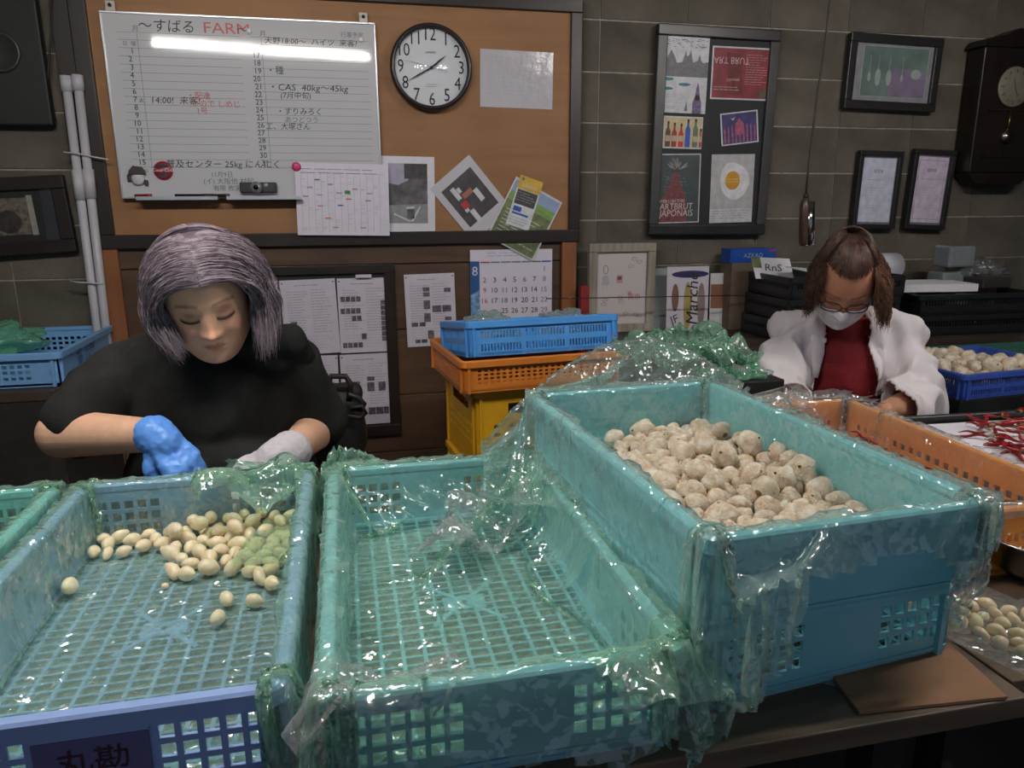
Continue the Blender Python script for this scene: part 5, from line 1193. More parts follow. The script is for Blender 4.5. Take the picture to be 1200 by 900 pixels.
# ------------------------------------------------------------------ people
from mathutils import noise as mnoise
def skin_mat(name, base, bump=.12):
    m = M(name, base, .48, .06, 40, bump, 260, sss=.12)
    nt = m.node_tree; N = nt.nodes; L = nt.links; b = N['Principled BSDF']
    src = b.inputs['Base Color'].links[0].from_socket
    at = N.new('ShaderNodeAttribute'); at.attribute_name = 'Paint'
    mx = N.new('ShaderNodeMix'); mx.data_type = 'RGBA'; mx.blend_type = 'MULTIPLY'; mx.inputs[0].default_value = 1
    L.new(src, mx.inputs[6]); L.new(at.outputs['Color'], mx.inputs[7]); L.new(mx.outputs[2], b.inputs['Base Color'])
    return m
def cap_geo(a, b, ra, rb, n=20, rings=6, sq=None):
    a, b = Vector(a), Vector(b); t = (b-a); L_ = t.length; t = t/L_ if L_ > 1e-6 else Vector((0,0,1))
    u = t.orthogonal().normalized(); w = t.cross(u); prof = []
    for k in range(rings+1): q = -math.pi/2+math.pi/2*k/rings; prof.append((ra*math.cos(q), ra*math.sin(q)))
    for k in range(rings+1): q = math.pi/2*k/rings; prof.append((rb*math.cos(q), L_+rb*math.sin(q)))
    vs = []; fs = []
    for r_, z in prof:
        for k in range(n): an = 2*math.pi*k/n; vs.append(a+t*z+(u*math.cos(an)+w*math.sin(an))*max(r_,1e-4))
    for i in range(len(prof)-1):
        for k in range(n): fs.append((i*n+k, i*n+(k+1)%n, (i+1)*n+(k+1)%n, (i+1)*n+k))
    fs += [tuple(range(n))[::-1], tuple((len(prof)-1)*n+k for k in range(n))]
    return vs, fs
def ell_geo(c, r, rot=None, n=32, h=20):
    vs = []; fs = []; c = Vector(c); rot = rot or Matrix.Identity(3)
    for j in range(h+1):
        for i in range(n):
            a = 2*math.pi*i/n; b = math.pi*j/h; s_ = max(math.sin(b), 1e-3); vs.append(c+rot @ Vector((r[0]*s_*math.cos(a), r[1]*s_*math.sin(a), r[2]*math.cos(b))))
    for j in range(h):
        for i in range(n): fs.append((j*n+i, (j+1)*n+i, (j+1)*n+(i+1)%n, j*n+(i+1)%n))
    fs += [tuple(range(n))[::-1], tuple(h*n+k for k in range(n))]
    return vs, fs
def fuse(name, prims, voxel, mat, smooth=6, hold=None, post=None):
    """union of solids -> one continuous skin (voxel remesh, relaxed); hold = (centre, radius) kept sharp"""
    mb = MB()
    for v, f in prims: mb.add(v, f, 0, True)
    o = bpy.data.objects.new(name, mb.mesh(name, mat)); COL.objects.link(o)
    md = o.modifiers.new('r', 'REMESH'); md.mode = 'VOXEL'; md.voxel_size = voxel; md.use_smooth_shade = True
    dg = bpy.context.evaluated_depsgraph_get(); me = bpy.data.meshes.new_from_object(o.evaluated_get(dg)); o.modifiers.clear(); o.data = me
    n = len(me.vertices); co = np.zeros(n*3); me.vertices.foreach_get('co', co); co = co.reshape(-1,3)
    ne = len(me.edges); e = np.zeros(ne*2, int); me.edges.foreach_get('vertices', e); e = e.reshape(-1,2)
    deg = np.bincount(e.ravel(), minlength=n)[:,None].astype(float); w = np.ones((n,1))
    if hold is not None: d = np.sqrt(((co-np.array(hold[0]))**2).sum(1)); w = np.clip((d-hold[1])/.03, .0, 1)[:,None]
    for k in range(smooth+1):
        s = np.zeros_like(co)
        for a in range(3): s[:,a] = np.bincount(e[:,0], co[e[:,1],a], n)+np.bincount(e[:,1], co[e[:,0],a], n)
        ww = w if k > 0 else np.ones((n,1))*.7
        co += (s/np.maximum(deg,1)-co)*.5*ww
    me.vertices.foreach_set('co', co.ravel()); me.update()
    if post:
        nm = np.zeros(n*3); me.vertices.foreach_get('normal', nm); co = post(co, nm.reshape(-1,3)); me.vertices.foreach_set('co', co.ravel()); me.update()
    if not me.materials: me.materials.append(mat)
    me.polygons.foreach_set('use_smooth', [True]*len(me.polygons))
    return o
def folds(amp, sc, seed, stretch=(1,1,.45)):
    def f(co, nm):
        out = co.copy()
        for i in range(len(co)):
            p = Vector((co[i,0]*stretch[0]+seed, co[i,1]*stretch[1], co[i,2]*stretch[2]))*sc
            h = (abs(mnoise.noise(p))*-1.6+.5)*amp + mnoise.noise(p*2.7)*amp*.35
            out[i] += nm[i]*h
        return out
    return f
def gauss(x, z, cx, cz, sx, sz): return math.exp(-((x-cx)/sx)**2-((z-cz)/sz)**2)
def face_bump(x, z):
    h = 0
    if -.045 < z < .03: t = (.02-z)/.058; h += .020*max(0,min(1,t))**1.3*math.exp(-(x/.0105)**2)*(1 if z > -.036 else max(0,1-(-.036-z)/.009))
    h += .007*gauss(x,z,0,-.036,.011,.009)
    for s in (-1, 1):
        h += .0065*gauss(x,z,s*.0125,-.038,.006,.0065) - .0085*gauss(x,z,s*.031,.004,.015,.012) + .0058*gauss(x,z,s*.032,.000,.012,.008)
        h += .0035*gauss(x,z,s*.028,.022,.018,.007) + .006*gauss(x,z,s*.042,-.032,.020,.018) - .003*gauss(x,z,s*.027,-.056,.006,.012)
    h += .0055*gauss(x,z,0,-.0585,.017,.0042) + .0065*gauss(x,z,0,-.0685,.014,.0048) - .0030*gauss(x,z,0,-.0635,.022,.0018) - .0030*gauss(x,z,0,-.077,.014,.004)
    h += .006*gauss(x,z,0,-.093,.016,.011) - .002*gauss(x,z,0,-.052,.004,.006)
    return h
def hp(z):
    if z >= 0: t = min(.9999, z/.118); c = (1-t**2.3)**(1/2.1); return .0765*c, .092*c, .102*c
    t = -z/.116; wx = .0765-.007*t**1.4-.0*t; wx *= (1-max(0,(t-.48)/.52)**2.0*.50); yf = .092-.005*t; yb = .102-.055*min(1,t*1.2)
    e = max(0, 1-max(0,(t-.86)/.14)**2)**.5; return wx*max(e,.02), yf*(.45+.55*e), yb*(.3+.7*e)
def head_y(x, z, off=0):
    wx, yf, yb = hp(z); q = min(.98, abs(x)/wx); return yf*(1-q**2.25)**(1/2.25)+face_bump(x, z)+off
def head_geo(X):
    vs = []; fs = []; n = 90; hh = 70
    for j in range(hh+1):
        t = j/hh; z = -.116*math.cos(math.pi*t) if True else 0; z = z*(.118/.116) if z > 0 else z; wx, yf, yb = hp(max(-.1159,min(.1179,z)))
        for i in range(n):
            a = 2*math.pi*i/n; ca, sa = math.cos(a), math.sin(a); e = 2/2.25
            x = wx*math.copysign(abs(ca)**e, ca); y = (yf if sa > 0 else yb)*math.copysign(abs(sa)**e, sa)
            if sa > .05: y += face_bump(x, z)*min(1, sa*2.5)
            vs.append(X @ Vector((x, y, z)))
    for j in range(hh):
        for i in range(n): fs.append((j*n+i, j*n+(i+1)%n, (j+1)*n+(i+1)%n, (j+1)*n+i))
    fs += [tuple(range(n))[::-1], tuple(hh*n+k for k in range(n))]
    return vs, fs
def frame3(fwd, roll=0):
    f = Vector(fwd).normalized(); x = f.cross(Vector((0,0,1))).normalized(); z = x.cross(f)
    m = Matrix((x, f, z)).transposed()                   # columns: lateral, forward, up
    return m @ Matrix.Rotation(roll, 3, 'Y')
def hand_prims(W, d, back, side, curl=1.0, sc=1.0, grow=0.0, spread=.1):
    """palm + five fingers; W wrist, d direction of the metacarpals, back = back-of-hand normal, side = +1 thumb towards d x back"""
    d = Vector(d).normalized(); b = Vector(back); b = (b-d*b.dot(d)).normalized(); s = d.cross(b)*side; W = Vector(W); P = []
    for k, (o, L_, r) in enumerate(((.028,.082,.0125),(.010,.086,.0135),(-.009,.083,.013),(-.027,.074,.0115))):
        base = W + s*o*.55*sc + d*.012*sc; kn = W + s*o*sc + d*L_*sc + b*.004*sc
        P.append(cap_geo(base, kn, (.0135*sc+grow), (r*.95*sc+grow), 14, 4))
        dirv = (d + s*spread*(o/.03)*.5).normalized(); p = kn; seg = ((.040,.025,.020),(.045,.028,.021),(.042,.026,.020),(.033,.020,.017))[k]; rr = (.0092,.0082,.0073)
        ang = 0
        for j in range(3):
            ang += curl*((.75,.85,.55)[j])*(1+.07*k); v = dirv*math.cos(ang)-b*math.sin(ang); q = p+v*seg[j]*sc
            P.append(cap_geo(p, q, rr[j]*sc*(.9 if k == 3 else 1)+grow, (rr[j]*.93)*sc*(.9 if k == 3 else 1)+grow, 12, 4)); p = q
    t0 = W+s*.020*sc+d*.018*sc-b*.006*sc; t1 = t0+(s*.6+d*.65-b*.35).normalized()*.040*sc; t2 = t1+(d*.85+s*.12-b*.5).normalized()*.030*sc; t3 = t2+(d*.75-s*.25-b*.6).normalized()*.024*sc
    P += [cap_geo(t0,t1,.0135*sc+grow,.0105*sc+grow,14,4), cap_geo(t1,t2,.0105*sc+grow,.0092*sc+grow,12,4), cap_geo(t2,t3,.0092*sc+grow,.0078*sc+grow,12,4)]
    return P
def paint(o, X, marks):
    """colour of lips, brows, lids etc. on the skin; marks = fn(x,z)->(r,g,b) in head coordinates"""
    me = o.data; n = len(me.vertices); co = np.zeros(n*3); me.vertices.foreach_get('co', co); co = co.reshape(-1,3)
    Xi = np.array(X.inverted()); l = co@Xi[:3,:3].T+Xi[:3,3]
    col = np.ones((n,4)); idx = np.where((l[:,1] > .03) & (np.abs(l[:,0]) < .09) & (np.abs(l[:,2]) < .125) & (l[:,1] < .14))[0]
    for i in idx: col[i,:3] = marks(l[i,0], l[i,2])
    a = me.color_attributes.new('Paint', 'FLOAT_COLOR', 'POINT'); a.data.foreach_set('color', col.ravel())
def strands(name, paths, r, mats, parent, taper=True):
    cu = bpy.data.curves.new(name, 'CURVE'); cu.dimensions = '3D'; cu.bevel_depth = r; cu.bevel_resolution = 0; cu.use_fill_caps = False
    for m_ in mats: cu.materials.append(m_)
    rn = random.Random(len(paths))
    for p in paths:
        s = cu.splines.new('POLY'); s.points.add(len(p)-1); n = len(p)
        s.points.foreach_set('co', [c for q in p for c in (q[0], q[1], q[2], 1)])
        s.points.foreach_set('radius', [max(.15, min(1, (n-1-k)/(n*.25))) if taper else 1 for k in range(n)]); s.material_index = rn.randrange(len(mats)); s.use_smooth = True
    o = bpy.data.objects.new(name, cu); COL.objects.link(o); o.parent = parent; o['kind'] = 'stuff'; return o
def hair_mat(name, c):
    m = M(name, c, .5, .25, 60, spec=.35); b = m.node_tree.nodes['Principled BSDF']; b.inputs['Anisotropic'].default_value = .6; return m
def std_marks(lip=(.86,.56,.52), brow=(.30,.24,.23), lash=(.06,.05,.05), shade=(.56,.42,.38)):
    def f(x, z):
        c = np.array([1.,1.,1.]); ax = abs(x)
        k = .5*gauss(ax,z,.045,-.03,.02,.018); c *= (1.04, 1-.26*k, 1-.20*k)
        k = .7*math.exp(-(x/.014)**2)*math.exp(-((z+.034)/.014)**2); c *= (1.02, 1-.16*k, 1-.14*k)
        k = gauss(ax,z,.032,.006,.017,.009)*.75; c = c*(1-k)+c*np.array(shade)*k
        zl = -.0035-.004*(1-((ax-.032)/.016)**2)
        if abs(ax-.032) < .0175: k = math.exp(-((z-zl)/.0030)**2); c = c*(1-k)+np.array(lash)*k
        zb = .0245+.003*(1-((ax-.034)/.019)**2)-.05*max(0, ax-.045)
        if .013 < ax < .053: k = .85*math.exp(-((z-zb)/.0030)**2); c = c*(1-k)+c*np.array(brow)*k
        if ax < .0205:
            t = 1-(ax/.0205)**2; up = -.0625+.0065*t**.8-(.0015 if ax < .003 else 0); lo = -.0625-.0085*t**.7
            if lo < z < up: c = np.array(lip)*(.72 if abs(z+.0630) < .0012 else 1)
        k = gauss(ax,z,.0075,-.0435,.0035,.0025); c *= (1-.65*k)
        return tuple(c)
    return f

# ================================================= woman with lavender hair
D2 = 1.50
Hc = aty(241, 347, 1.515)
toC = Vector((-Hc.x, -Hc.y, 0)).normalized(); pt = R(21)
Xr = frame3(toC*math.cos(pt)-Vector((0,0,1))*math.sin(pt), R(8)); X = Matrix.Translation(Hc) @ Xr.to_4x4() @ Matrix.Scale(.97, 4)
J = aty
shR, shL = J(150,432,1.62), J(336,426,1.62)               # shoulders (picture left, picture right)
elR, wrR = J(74,508,1.50), J(184,510,1.41)
elL, wrL = J(372,502,1.64), J(337,532,1.42)
cx1 = (shR.x+shL.x)/2
neck0 = X @ Vector((0,-.035,-.055)); neck1 = Vector((cx1, 1.64, shR.z+.045))
hipz = .50
w1 = empty('person', (cx1, 1.66, 0), label='seated woman with lavender grey hair, black top, one blue and one white glove', cat='person')
def attach(o, par): o.parent = par; o.matrix_parent_inverse = Matrix.Translation(-Vector(par.location)); return o
prims = [head_geo(X), cap_geo(neck0, neck1, .052, .058)]
prims += [cap_geo(shR+Vector((.03,0,-.01)), shL+Vector((-.03,0,-.01)), .055, .055), ell_geo((cx1,1.64,.90),(.165,.105,.15)), ell_geo((cx1,1.66,.70),(.155,.12,.18)), ell_geo((cx1,1.70,hipz),(.18,.14,.11))]
prims += [cap_geo(shR, elR, .050, .046), cap_geo(elR, wrR, .047, .030), cap_geo(shL, elL, .050, .044), cap_geo(elL, wrL, .045, .029)]
for s in (-1, 1): prims += [cap_geo((cx1+s*.09,1.68,hipz-.01),(cx1+s*.11,1.30,hipz-.02),.085,.06), cap_geo((cx1+s*.11,1.30,hipz-.02),(cx1+s*.11,1.34,.08),.056,.038), cap_geo((cx1+s*.11,1.36,.045),(cx1+s*.12,1.20,.035),.040,.030)]
dR, bR = Vector((.58,-.36,-.70)), Vector((.35,-.75,.55)); dL, bL = Vector((-.80,-.50,-.30)), Vector((.0,-.5,.85))
prims += hand_prims(wrR, dR, bR, 1, .62, .93) + hand_prims(wrL, dL, bL, -1, .55, 1.0)
SK1 = skin_mat('skin_light', (232,182,152))
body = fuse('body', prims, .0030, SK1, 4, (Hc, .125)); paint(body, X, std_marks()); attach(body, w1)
for s in (-1, 1):
    pts = [X @ Vector((s*(.0155+.033*k/8), head_y(s*(.0155+.033*k/8), -.0045-.0035*math.sin(math.pi*k/8), .001), -.0050-.0035*math.sin(math.pi*k/8))) for k in range(9)]
    attach(MB().tube(pts, [.0005]+[.0011]*7+[.0004], 6).build('eyelashes', M('lash_dark',(28,20,20),.5)), w1)
# black top
BLKC = M('black_cotton', (36,36,35), .85, .25, 12, .3, 300, spec=.2)
tp = [cap_geo(shR+Vector((.035,0,.0)), shL+Vector((-.035,0,.0)), .072, .072), ell_geo((cx1,1.635,.905),(.190,.135,.165)), ell_geo((cx1+.01,1.62,.74),(.195,.155,.19)), ell_geo((cx1,1.68,hipz),(.205,.165,.13)),
      cap_geo(shR, shR.lerp(elR,.80), .062, .070), cap_geo(shL, shL.lerp(elL,.9), .066, .068), cap_geo(neck1+Vector((0,.0,-.02)), neck1+Vector((0,-.03,.01)), .075, .062)]
top = fuse('black_top', tp, .0065, BLKC, 8, post=folds(.016, 9, 3.3)); attach(top, w1)
tp = [cap_geo(J(290,402,1.53), J(338,400,1.56), .030, .034), cap_geo(J(338,400,1.56), J(352,420,1.60), .036, .030), cap_geo(J(290,404,1.55), J(325,425,1.56), .026, .030)]
attach(fuse('hood', tp, .005, BLKC, 8, post=folds(.006, 18, 6)), w1)
# apron: front patch of the top, lifted 4 mm
def patch(src, name, test, off, mat, par):
    me = src.data; vs = {}; V = []; F = []
    for p in me.polygons:
        if test(p.center, p.normal):
            f = []
            for i in p.vertices:
                if i not in vs: v = me.vertices[i]; vs[i] = len(V); V.append(tuple(v.co+v.normal*off))
                f.append(vs[i])
            F.append(tuple(f))
    m = bpy.data.meshes.new(name); m.from_pydata(V, [], F); m.materials.append(mat); m.polygons.foreach_set('use_smooth', [True]*len(F))
    o = bpy.data.objects.new(name, m); COL.objects.link(o); sd = o.modifiers.new('t', 'SOLIDIFY'); sd.thickness = .003; sd.offset = 1; attach(o, par); return o
# gloves
BG = M('blue_nitrile', (104,164,250), .38, .06, 20, .35, 60); WG = M('white_knit', (214,206,214), .85, .06, 60, .6, 420)
g1 = hand_prims(wrR, dR, bR, 1, .62, .93, .0030) + [cap_geo(wrR+(elR-wrR).normalized()*.006, wrR+dR.normalized()*.02, .037, .034)]
attach(fuse('blue_glove', g1, .0030, BG, 3, post=folds(.0022, 60, 1, (1,1,1))), w1)
g2 = hand_prims(wrL, dL, bL, -1, .55, 1.0, .0055) + [cap_geo(wrL+(elL-wrL).normalized()*.016, wrL+dL.normalized()*.03, .042, .039)]
attach(fuse('white_glove', g2, .0030, WG, 3, post=folds(.0016, 70, 2, (1,1,1))), w1)
ax = (elL-wrL).normalized(); u = ax.orthogonal().normalized(); w_ = ax.cross(u); c = wrL+ax*.020
attach(MB().tube([c+(u*math.cos(2*math.pi*k/20)+w_*math.sin(2*math.pi*k/20))*.0365 for k in range(21)], .0022, 6).build('glove_cuff', M('cuff_red',(120,36,40),.7)), w1)
# hair
H4 = [hair_mat('hair_lavender_%d'%k, c) for k, c in enumerate(((150,136,146),(124,108,120),(170,156,164),(98,84,94)))]
rn = random.Random(3); Xi3 = Xr.inverted(); down = (Xi3 @ Vector((0,0,-1))); paths = []
def ztop(y): return .1*max(0,1-((y+.005)/.108)**2)**.5+.018
for k in range(3600):
    s = -1 if rn.random() < .5 else 1; y0 = rn.uniform(-.085,.094); fr = (y0+.085)/.179; vol = rn.uniform(.82,1.06)
    Wd = (.110 if s > 0 else .124)*vol; p = []; n1 = 9; amax = R(rn.uniform(84,96)); jit = rn.uniform(-.012,.012); lift = .009*vol
    for i in range(n1):
        a = amax*i/(n1-1); z = (ztop(y0)+lift)*math.cos(a)+.010*math.sin(a); x = s*rn.uniform(-.004,.004)+s*(Wd*math.sin(a)**1.05)*(.80+.20*(1-abs(fr-.5)*1.3)); y = y0-.028*fr*math.sin(a)+jit*math.sin(a)-.012*(1-fr)*math.sin(a)
        if fr > .8: x *= 1-.05*math.sin(a)
        p.append(Vector((x, y, z)))
    q = p[-1].copy(); L_ = rn.uniform(.05,.088)*(1.0 if s > 0 else 1.3); n2 = 7; wv = rn.uniform(-.012,.012); out = rn.uniform(-.01,.006)
    for i in range(1, n2+1):
        t = i/n2; inward = -.030*t*t if s > 0 else -.012*t*t+.016*t; curl = Vector((s*(inward+wv*math.sin(t*3)+out*t), .010*t+.010*math.sin(t*4+y0*40), 0))
        p.append(q+down*L_*t*.92+Vector((0,0,-1))*L_*t*.10+curl)
    paths.append([X @ (v+mnoise.noise_vector(v*22+Vector((k*.013,0,0)))*.005*min(1,i_/5)) for i_, v in enumerate(p)])
for k in range(1500):
    ph = R(rn.uniform(95,265)); vol = rn.uniform(.85,1.05); p = []; c0 = Vector((0,-.02,.0)); amax = R(rn.uniform(90,112))
    for i in range(10):
        a = amax*i/9; p.append(Vector((.108*vol*math.sin(a)*math.sin(ph), c0.y+.104*vol*math.sin(a)*math.cos(ph), (.128)*vol*math.cos(a)+.004)))
    q = p[-1]; L_ = rn.uniform(.06,.10)
    for i in range(1,5): p.append(q+down*L_*i/4*.85+Vector((rn.uniform(-.004,.004),0,0)))
    paths.append([X @ v for v in p])
hr = strands('hair', paths, .00062, H4, None); attach(hr, w1)
def hair_cap(name, X, r, c, mat, par, cut):
    v, f = ell_geo(c, r, None, 56, 36); keep = [not cut(p) for p in v]; f = [q for q in f if len(q) == 4 and all(keep[i] for i in q)]
    o = MB().add([X @ p for p in v], f, 0, True).build(name, mat); sd = o.modifiers.new('t','SOLIDIFY'); sd.thickness = .004; attach(o, par); return o
hair_cap('hair_base', X, (.090,.108,.120), (0,-.012,.009), M('hair_root',(84,68,82),.6,.2,30), w1, lambda p: (p.y > .015 and p.z < .088-.25*abs(p.x)) or p.z < -.055)
# stool
def stool(c, h, label):
    t = empty('stool', (c[0], c[1], 0), label=label, cat='stool'); sm = M('stool_black',(34,34,36),.5)
    MB().lathe([(0,h-.035),(.16,h-.035),(.17,h-.02),(.165,h),(0,h)], 28).build('seat', sm, t)
    for a in (45,135,225,315): MB().tube([(.09*math.cos(R(a)),.09*math.sin(R(a)),h-.035),(.17*math.cos(R(a)),.17*math.sin(R(a)),.002)], .011, 8).build('leg', M('stool_leg',(120,120,122),.35,metal=.8), t)
stool((cx1,1.70), .385, 'round stool under the lavender haired woman')

# black shoulder bag standing behind her
bgp = J(398,470,1.93)
bag = empty('bag', (bgp.x, 1.93, bgp.z-.10), label='black bag with looped handles behind the seated woman', cat='bag'); bm_ = M('bag_black',(18,18,20),.6,.2,20)
attach(fuse('bag_body', [ell_geo((bgp.x-.01,1.95,bgp.z-.09),(.075,.06,.13)), cap_geo((bgp.x-.06,1.95,bgp.z+.02),(bgp.x+.03,1.95,bgp.z+.015),.03,.03)], .007, bm_, 5, post=folds(.008,14,4)), bag)
attach(MB().tube([J(x,y,1.90) for x,y in ((385,452),(388,441),(405,441),(411,450),(409,470))], .008, 8).build('handle', bm_), bag)
attach(MB().tube([J(x,y,1.89) for x,y in ((408,462),(420,466),(427,474),(424,480),(410,478))], .007, 8).build('handle', bm_), bag)
attach(MB().tube([J(x,y,1.88) for x,y in ((410,478),(424,476),(429,484),(422,490),(408,488))], .006, 8).build('strap', bm_), bag)
tag(MB().box((-.11,-.09,0),(.11,.09,bgp.z-.235)).build('bag_stand', M('stand_dark',(40,34,30),.8), loc=(bgp.x,1.96,0)), 'low dark wooden box carrying the black bag', 'box')

# ================================================= woman with mask and glasses
Hc2 = aty(990, 328, 1.83); toC = (Vector((0,0,0))-Vector((Hc2.x, Hc2.y, 0))).normalized(); toC.rotate(Euler((0,0,R(4)))); pt = R(43)
Xr = frame3(toC*math.cos(pt)-Vector((0,0,1))*math.sin(pt), R(-4)); X = Matrix.Translation(Hc2) @ Xr.to_4x4()
shR, shL = J(930,397,1.98), J(1048,394,1.86)
elR, wrR = J(905,462,1.86), J(935,478,1.66); elL, wrL = J(1074,468,1.72), J(1038,482,1.57)
ctr2 = (shR+shL)/2; sd_ = (shL-shR).normalized(); fb = Vector((sd_.y, -sd_.x, 0)).normalized()      # facing direction
bk_ = -fb; O2 = Vector((ctr2.x, ctr2.y, 0))+bk_*.02
rz3 = Matrix((Vector((sd_.x,sd_.y,0)).normalized(), bk_, Vector((0,0,1)))).transposed()
L2 = lambda x, y, z: O2 + rz3 @ Vector((x, y, 0)) + Vector((0,0,z))
w2 = empty('person', (O2.x, O2.y, 0), label='seated woman with mask and glasses in white jacket over dark red shirt', cat='person')
zs = ctr2.z
prims = [head_geo(X), cap_geo(X @ Vector((0,-.035,-.055)), L2(0,.03,zs+.03), .048, .054), cap_geo(shR, shL, .05, .05), ell_geo(L2(0,0,zs-.12),(.15,.10,.15),rz3), ell_geo(L2(0,.01,zs-.30),(.14,.115,.17),rz3), ell_geo(L2(0,.04,.52),(.17,.13,.10),rz3)]
prims += [cap_geo(shR, elR, .044, .040), cap_geo(elR, wrR, .040, .026), cap_geo(shL, elL, .044, .040), cap_geo(elL, wrL, .040, .026)]
for s in (-1, 1): prims += [cap_geo(L2(s*.08,.03,.50), L2(s*.10,-.36,.49), .078, .056), cap_geo(L2(s*.10,-.36,.49), L2(s*.10,-.33,.08), .052, .036), cap_geo(L2(s*.10,-.32,.042), L2(s*.11,-.46,.034), .036, .028)]
dR, dL = (wrR-elR).normalized()+Vector((.1,-.3,-.35)), (wrL-elL).normalized()+Vector((-.1,-.2,-.55))
prims += hand_prims(wrR, dR, (.2,-.4,.85), 1, .9, .95) + hand_prims(wrL, dL, (-.2,-.4,.85), -1, .9, .95)
SK2 = skin_mat('skin_warm', (196,142,112))
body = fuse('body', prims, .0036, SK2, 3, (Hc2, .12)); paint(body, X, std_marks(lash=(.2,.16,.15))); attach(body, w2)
REDC = M('red_cotton', (112,30,36), .85, .15, 14, .3, 300, spec=.2)
sp = [cap_geo(shR.lerp(shL,.12), shR.lerp(shL,.88), .052, .052), ell_geo(L2(0,-.01,zs-.12),(.162,.118,.16),rz3), ell_geo(L2(0,0,zs-.30),(.155,.135,.18),rz3), ell_geo(L2(0,.03,.54),(.18,.145,.12),rz3), cap_geo(L2(0,.02,zs+.01), L2(0,.0,zs+.035), .070, .058)]
attach(fuse('red_shirt', sp, .007, REDC, 7, post=folds(.008, 10, 8, (1,1,.8))), w2)
WHC = M('white_cotton', (228,220,224), .85, .05, 10, .3, 260, spec=.2)
jp = [cap_geo(shR, shL, .078, .078), ell_geo(L2(0,0,zs-.12),(.192,.140,.175),rz3), ell_geo(L2(0,.0,zs-.30),(.195,.160,.20),rz3), ell_geo(L2(0,.03,.55),(.21,.17,.13),rz3),
      cap_geo(shR, elR, .072, .070), cap_geo(elR, elR.lerp(wrR,.62), .070, .052), cap_geo(shL, elL, .068, .068), cap_geo(elL, elL.lerp(wrL,.55), .070, .066), cap_geo(elL+Vector((.02,0,-.01)), elL+Vector((.03,0,-.09)), .06, .04)]
jk = fuse('white_jacket', jp, .0070, WHC, 6, post=folds(.030, 10, 12, (1,1,.6)))
# open the front: remove what lies over the shirt between the lapels
me = jk.data; bm = bmesh.new(); bm.from_mesh(me); R3i = rz3.inverted(); kill = []
for v in bm.verts:
    l = R3i @ (v.co-O2); zr = l.z-zs; wdt = .055+.30*max(0,-zr-.0)*.9 if zr > -.10 else .082+.10*(-zr-.10)
    wdt = min(wdt, .112)
    if l.y < .03 and abs(l.x+.004) < wdt and zr < .12: kill.append(v)
    elif zr > .045 and (l.x**2+(l.y-.01)**2)**.5 < .085: kill.append(v)
    elif (v.co-wrR).dot((wrR-elR).normalized()) > -.055 and (v.co-wrR).length < .12: kill.append(v)
    elif (v.co-wrL).dot((wrL-elL).normalized()) > -.065 and (v.co-wrL).length < .13: kill.append(v)
bmesh.ops.delete(bm, geom=kill, context='VERTS'); bm.to_mesh(me); bm.free(); me.update()
s_ = jk.modifiers.new('t', 'SOLIDIFY'); s_.thickness = .005; attach(jk, w2)
for s in (-1, 1):     # collar leaves lying on the lapels
    pts = [L2(s*.060,.05,zs+.085), L2(s*.078,.0,zs+.075), L2(s*.080,-.06,zs+.045), L2(s*.082,-.11,zs-.03), L2(s*.088,-.14,zs-.10)]
    attach(MB().tube(pts, [.012,.020,.024,.020,.008], 12, flat=.35).build('collar', WHC), w2)
# mask
def face_patch(name, fx, zr, off, mat, par, n=26, m=18, th=.002):
    vs = []; fs = []
    for j in range(m+1):
        for i in range(n+1):
            u = -1+2*i/n; z = zr[0]+(zr[1]-zr[0])*j/m; zz_ = z+fx(u, j/m); x = u*.068
            vs.append(X @ Vector((x, head_y(x*.98, max(-.105,zz_))*(1) + off(u, j/m), zz_)))
    for j in range(m):
        for i in range(n): a = j*(n+1)+i; fs.append((a, a+1, a+n+2, a+n+1))
    o = MB().add(vs, fs, 0, True).build(name, mat); s_ = o.modifiers.new('t','SOLIDIFY'); s_.thickness = th; s_.offset = 1; attach(o, par); return o
MK = M('mask_white', (242,240,246), .8, .03, 10, .2, 200)
face_patch('face_mask', lambda u, t: -.004*u*u+(.008*(1-u*u) if t > .9 else 0), (-.106,-.024), lambda u, t: .007+.004*math.sin(math.pi*t), MK, w2)
for s in (-1, 1): attach(MB().tube([X @ Vector((s*.066,head_y(.064,-.05)+.004,-.05)), X @ Vector((s*.078,.03,-.02)), X @ Vector((s*.082,0,0))], .0014, 6).build('mask_loop', MK), w2)
# glasses
GM = M('glasses_frame', (52,34,34), .25)
for s in (-1, 1):
    pts = []
    for k in range(29):
        a = 2*math.pi*k/28; x = s*(.033+.0265*math.copysign(abs(math.cos(a))**.8, math.cos(a))); z = -.004+.018*math.copysign(abs(math.sin(a))**.8, math.sin(a)); pts.append(X @ Vector((x, .103-.010*abs(x)/.06, z)))
    attach(MB().tube(pts, .0015, 6).build('glasses_rim', GM), w2)
    c_ = X @ Vector((s*.033,.0975,-.004)); v = []
    for k in range(28): v.append(pts[k])
    attach(MB().add(v, [tuple(range(28))], 0, False).build('glasses_lens', GLASS), w2)
    attach(MB().tube([X @ Vector((s*.060,.093,.003)), X @ Vector((s*.078,.060,.003)), X @ Vector((s*.082,-.01,.0))], .0014, 6).build('glasses_temple', GM), w2)
attach(MB().tube([X @ Vector((-.0065,.1035,.001)), X @ Vector((0,.106,.004)), X @ Vector((.0065,.1035,.001))], .0013, 6).build('glasses_bridge', GM), w2)
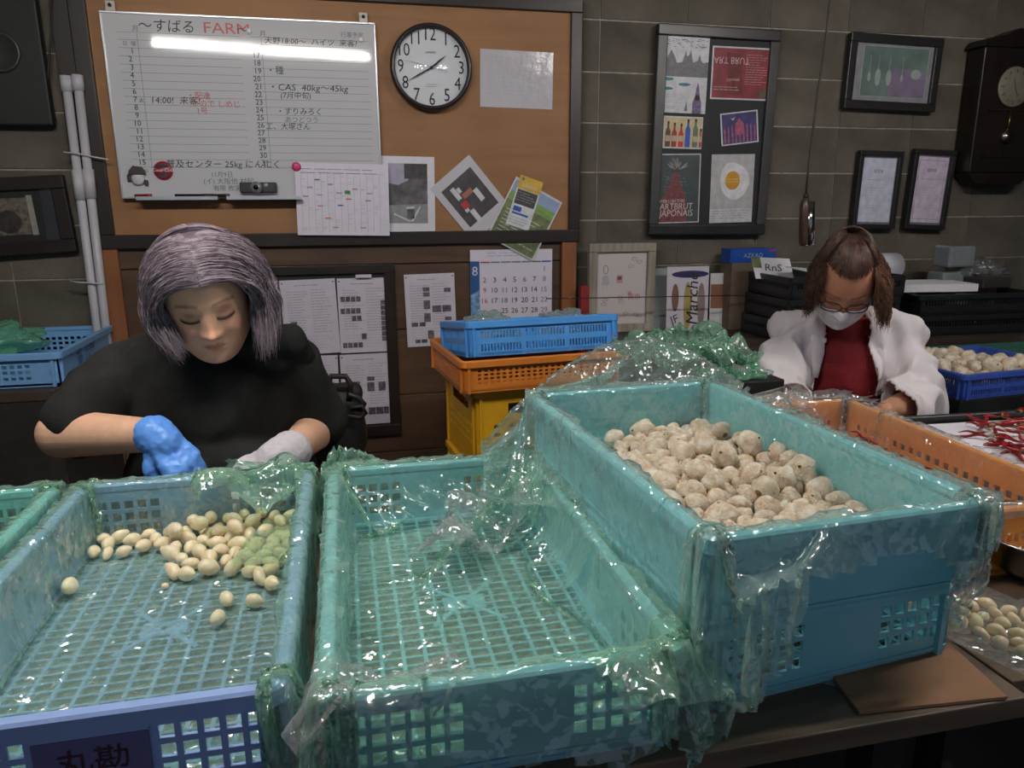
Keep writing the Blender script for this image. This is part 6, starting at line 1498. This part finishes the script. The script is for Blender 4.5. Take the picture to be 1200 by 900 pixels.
# brown hair, tied up, with loose frizzy locks at the sides
B4 = [hair_mat('hair_brown_%d'%k, c) for k, c in enumerate(((74,50,40),(58,38,32),(96,66,50),(48,32,28)))]; B5 = [hair_mat('hair_light_brown_%d'%k, c) for k, c in enumerate(((128,92,70),(104,72,56),(146,108,84)))]
rn = random.Random(9); down = Xr.inverted() @ Vector((0,0,-1)); paths = []; fz = []
tie = Vector((.0,-.106,.070))
for k in range(1500):
    ph = R(rn.uniform(0,360)); e = rn.uniform(.86,1.0); a0 = R(rn.uniform(38,50)) if abs(math.degrees(ph)-0) < 70 or math.degrees(ph) > 290 else R(rn.uniform(75,108)); a0 *= e
    p = []
    for i in range(9):
        t = i/8; a = a0*(1-t)+R(4)*t; q = Vector((.086*math.sin(a)*math.sin(ph), -.012*t+.104*math.sin(a)*math.cos(ph)-.080*t*t, .124*math.cos(a)+.004+.006*math.sin(t*3.1)))
        q = q.lerp(tie, max(0,(t-.6)/.4)**1.3); p.append(X @ q)
    paths.append(p)
for k in range(60):      # frizzy knot on top
    p = [tie+Vector((rn.gauss(0,.006),rn.gauss(0,.006),0))]; d = Vector((rn.gauss(0,1),rn.gauss(-.2,1),rn.gauss(.5,.8))).normalized()
    for i in range(7): d = (d+Vector((rn.gauss(0,.5),rn.gauss(0,.5),rn.gauss(0,.5)))).normalized(); p.append(p[-1]+d*.0055)
    paths.append([X @ q for q in p])
for s, n, wd, mats_ in ((1,650,.022,paths),(-1,1000,.040,fz)):
    for k in range(n):
        y0 = rn.uniform(-.05,.06); a0 = R(rn.uniform(42,72)); q = Vector((s*.088*math.sin(a0), y0, .120*math.cos(a0))); p = [q]; L_ = rn.uniform(.10,.15 if s < 0 else .13); o_ = rn.uniform(.2,1)*wd; f1, f2 = rn.uniform(0,6), rn.uniform(14,30)
        for i in range(1,14):
            t = i/13; p.append(q+down*L_*t*.75+Vector((0,0,-1))*L_*t*.28+Vector((s*(o_*math.sin(min(1,t*1.6)*1.7)+.0025*math.sin(f1+t*f2)), .004*math.cos(f1*2+t*f2), .0015*math.sin(f2+t*25))))
        (mats_ if rn.random() < .75 else paths).append([X @ v for v in p])
attach(strands('hair', paths, .0008, B4, None), w2); attach(strands('loose_hair', fz, .0007, B5, None), w2)
hair_cap('hair_base', X, (.084,.105,.121), (0,-.010,.006), M('hair_root_brown',(46,30,26),.6,.2,30), w2, lambda p: (p.y > .02 and p.z < .098) or p.z < -.06)
stool((L2(0,.05,0).x, L2(0,.05,0).y), .40, 'round stool under the masked woman')
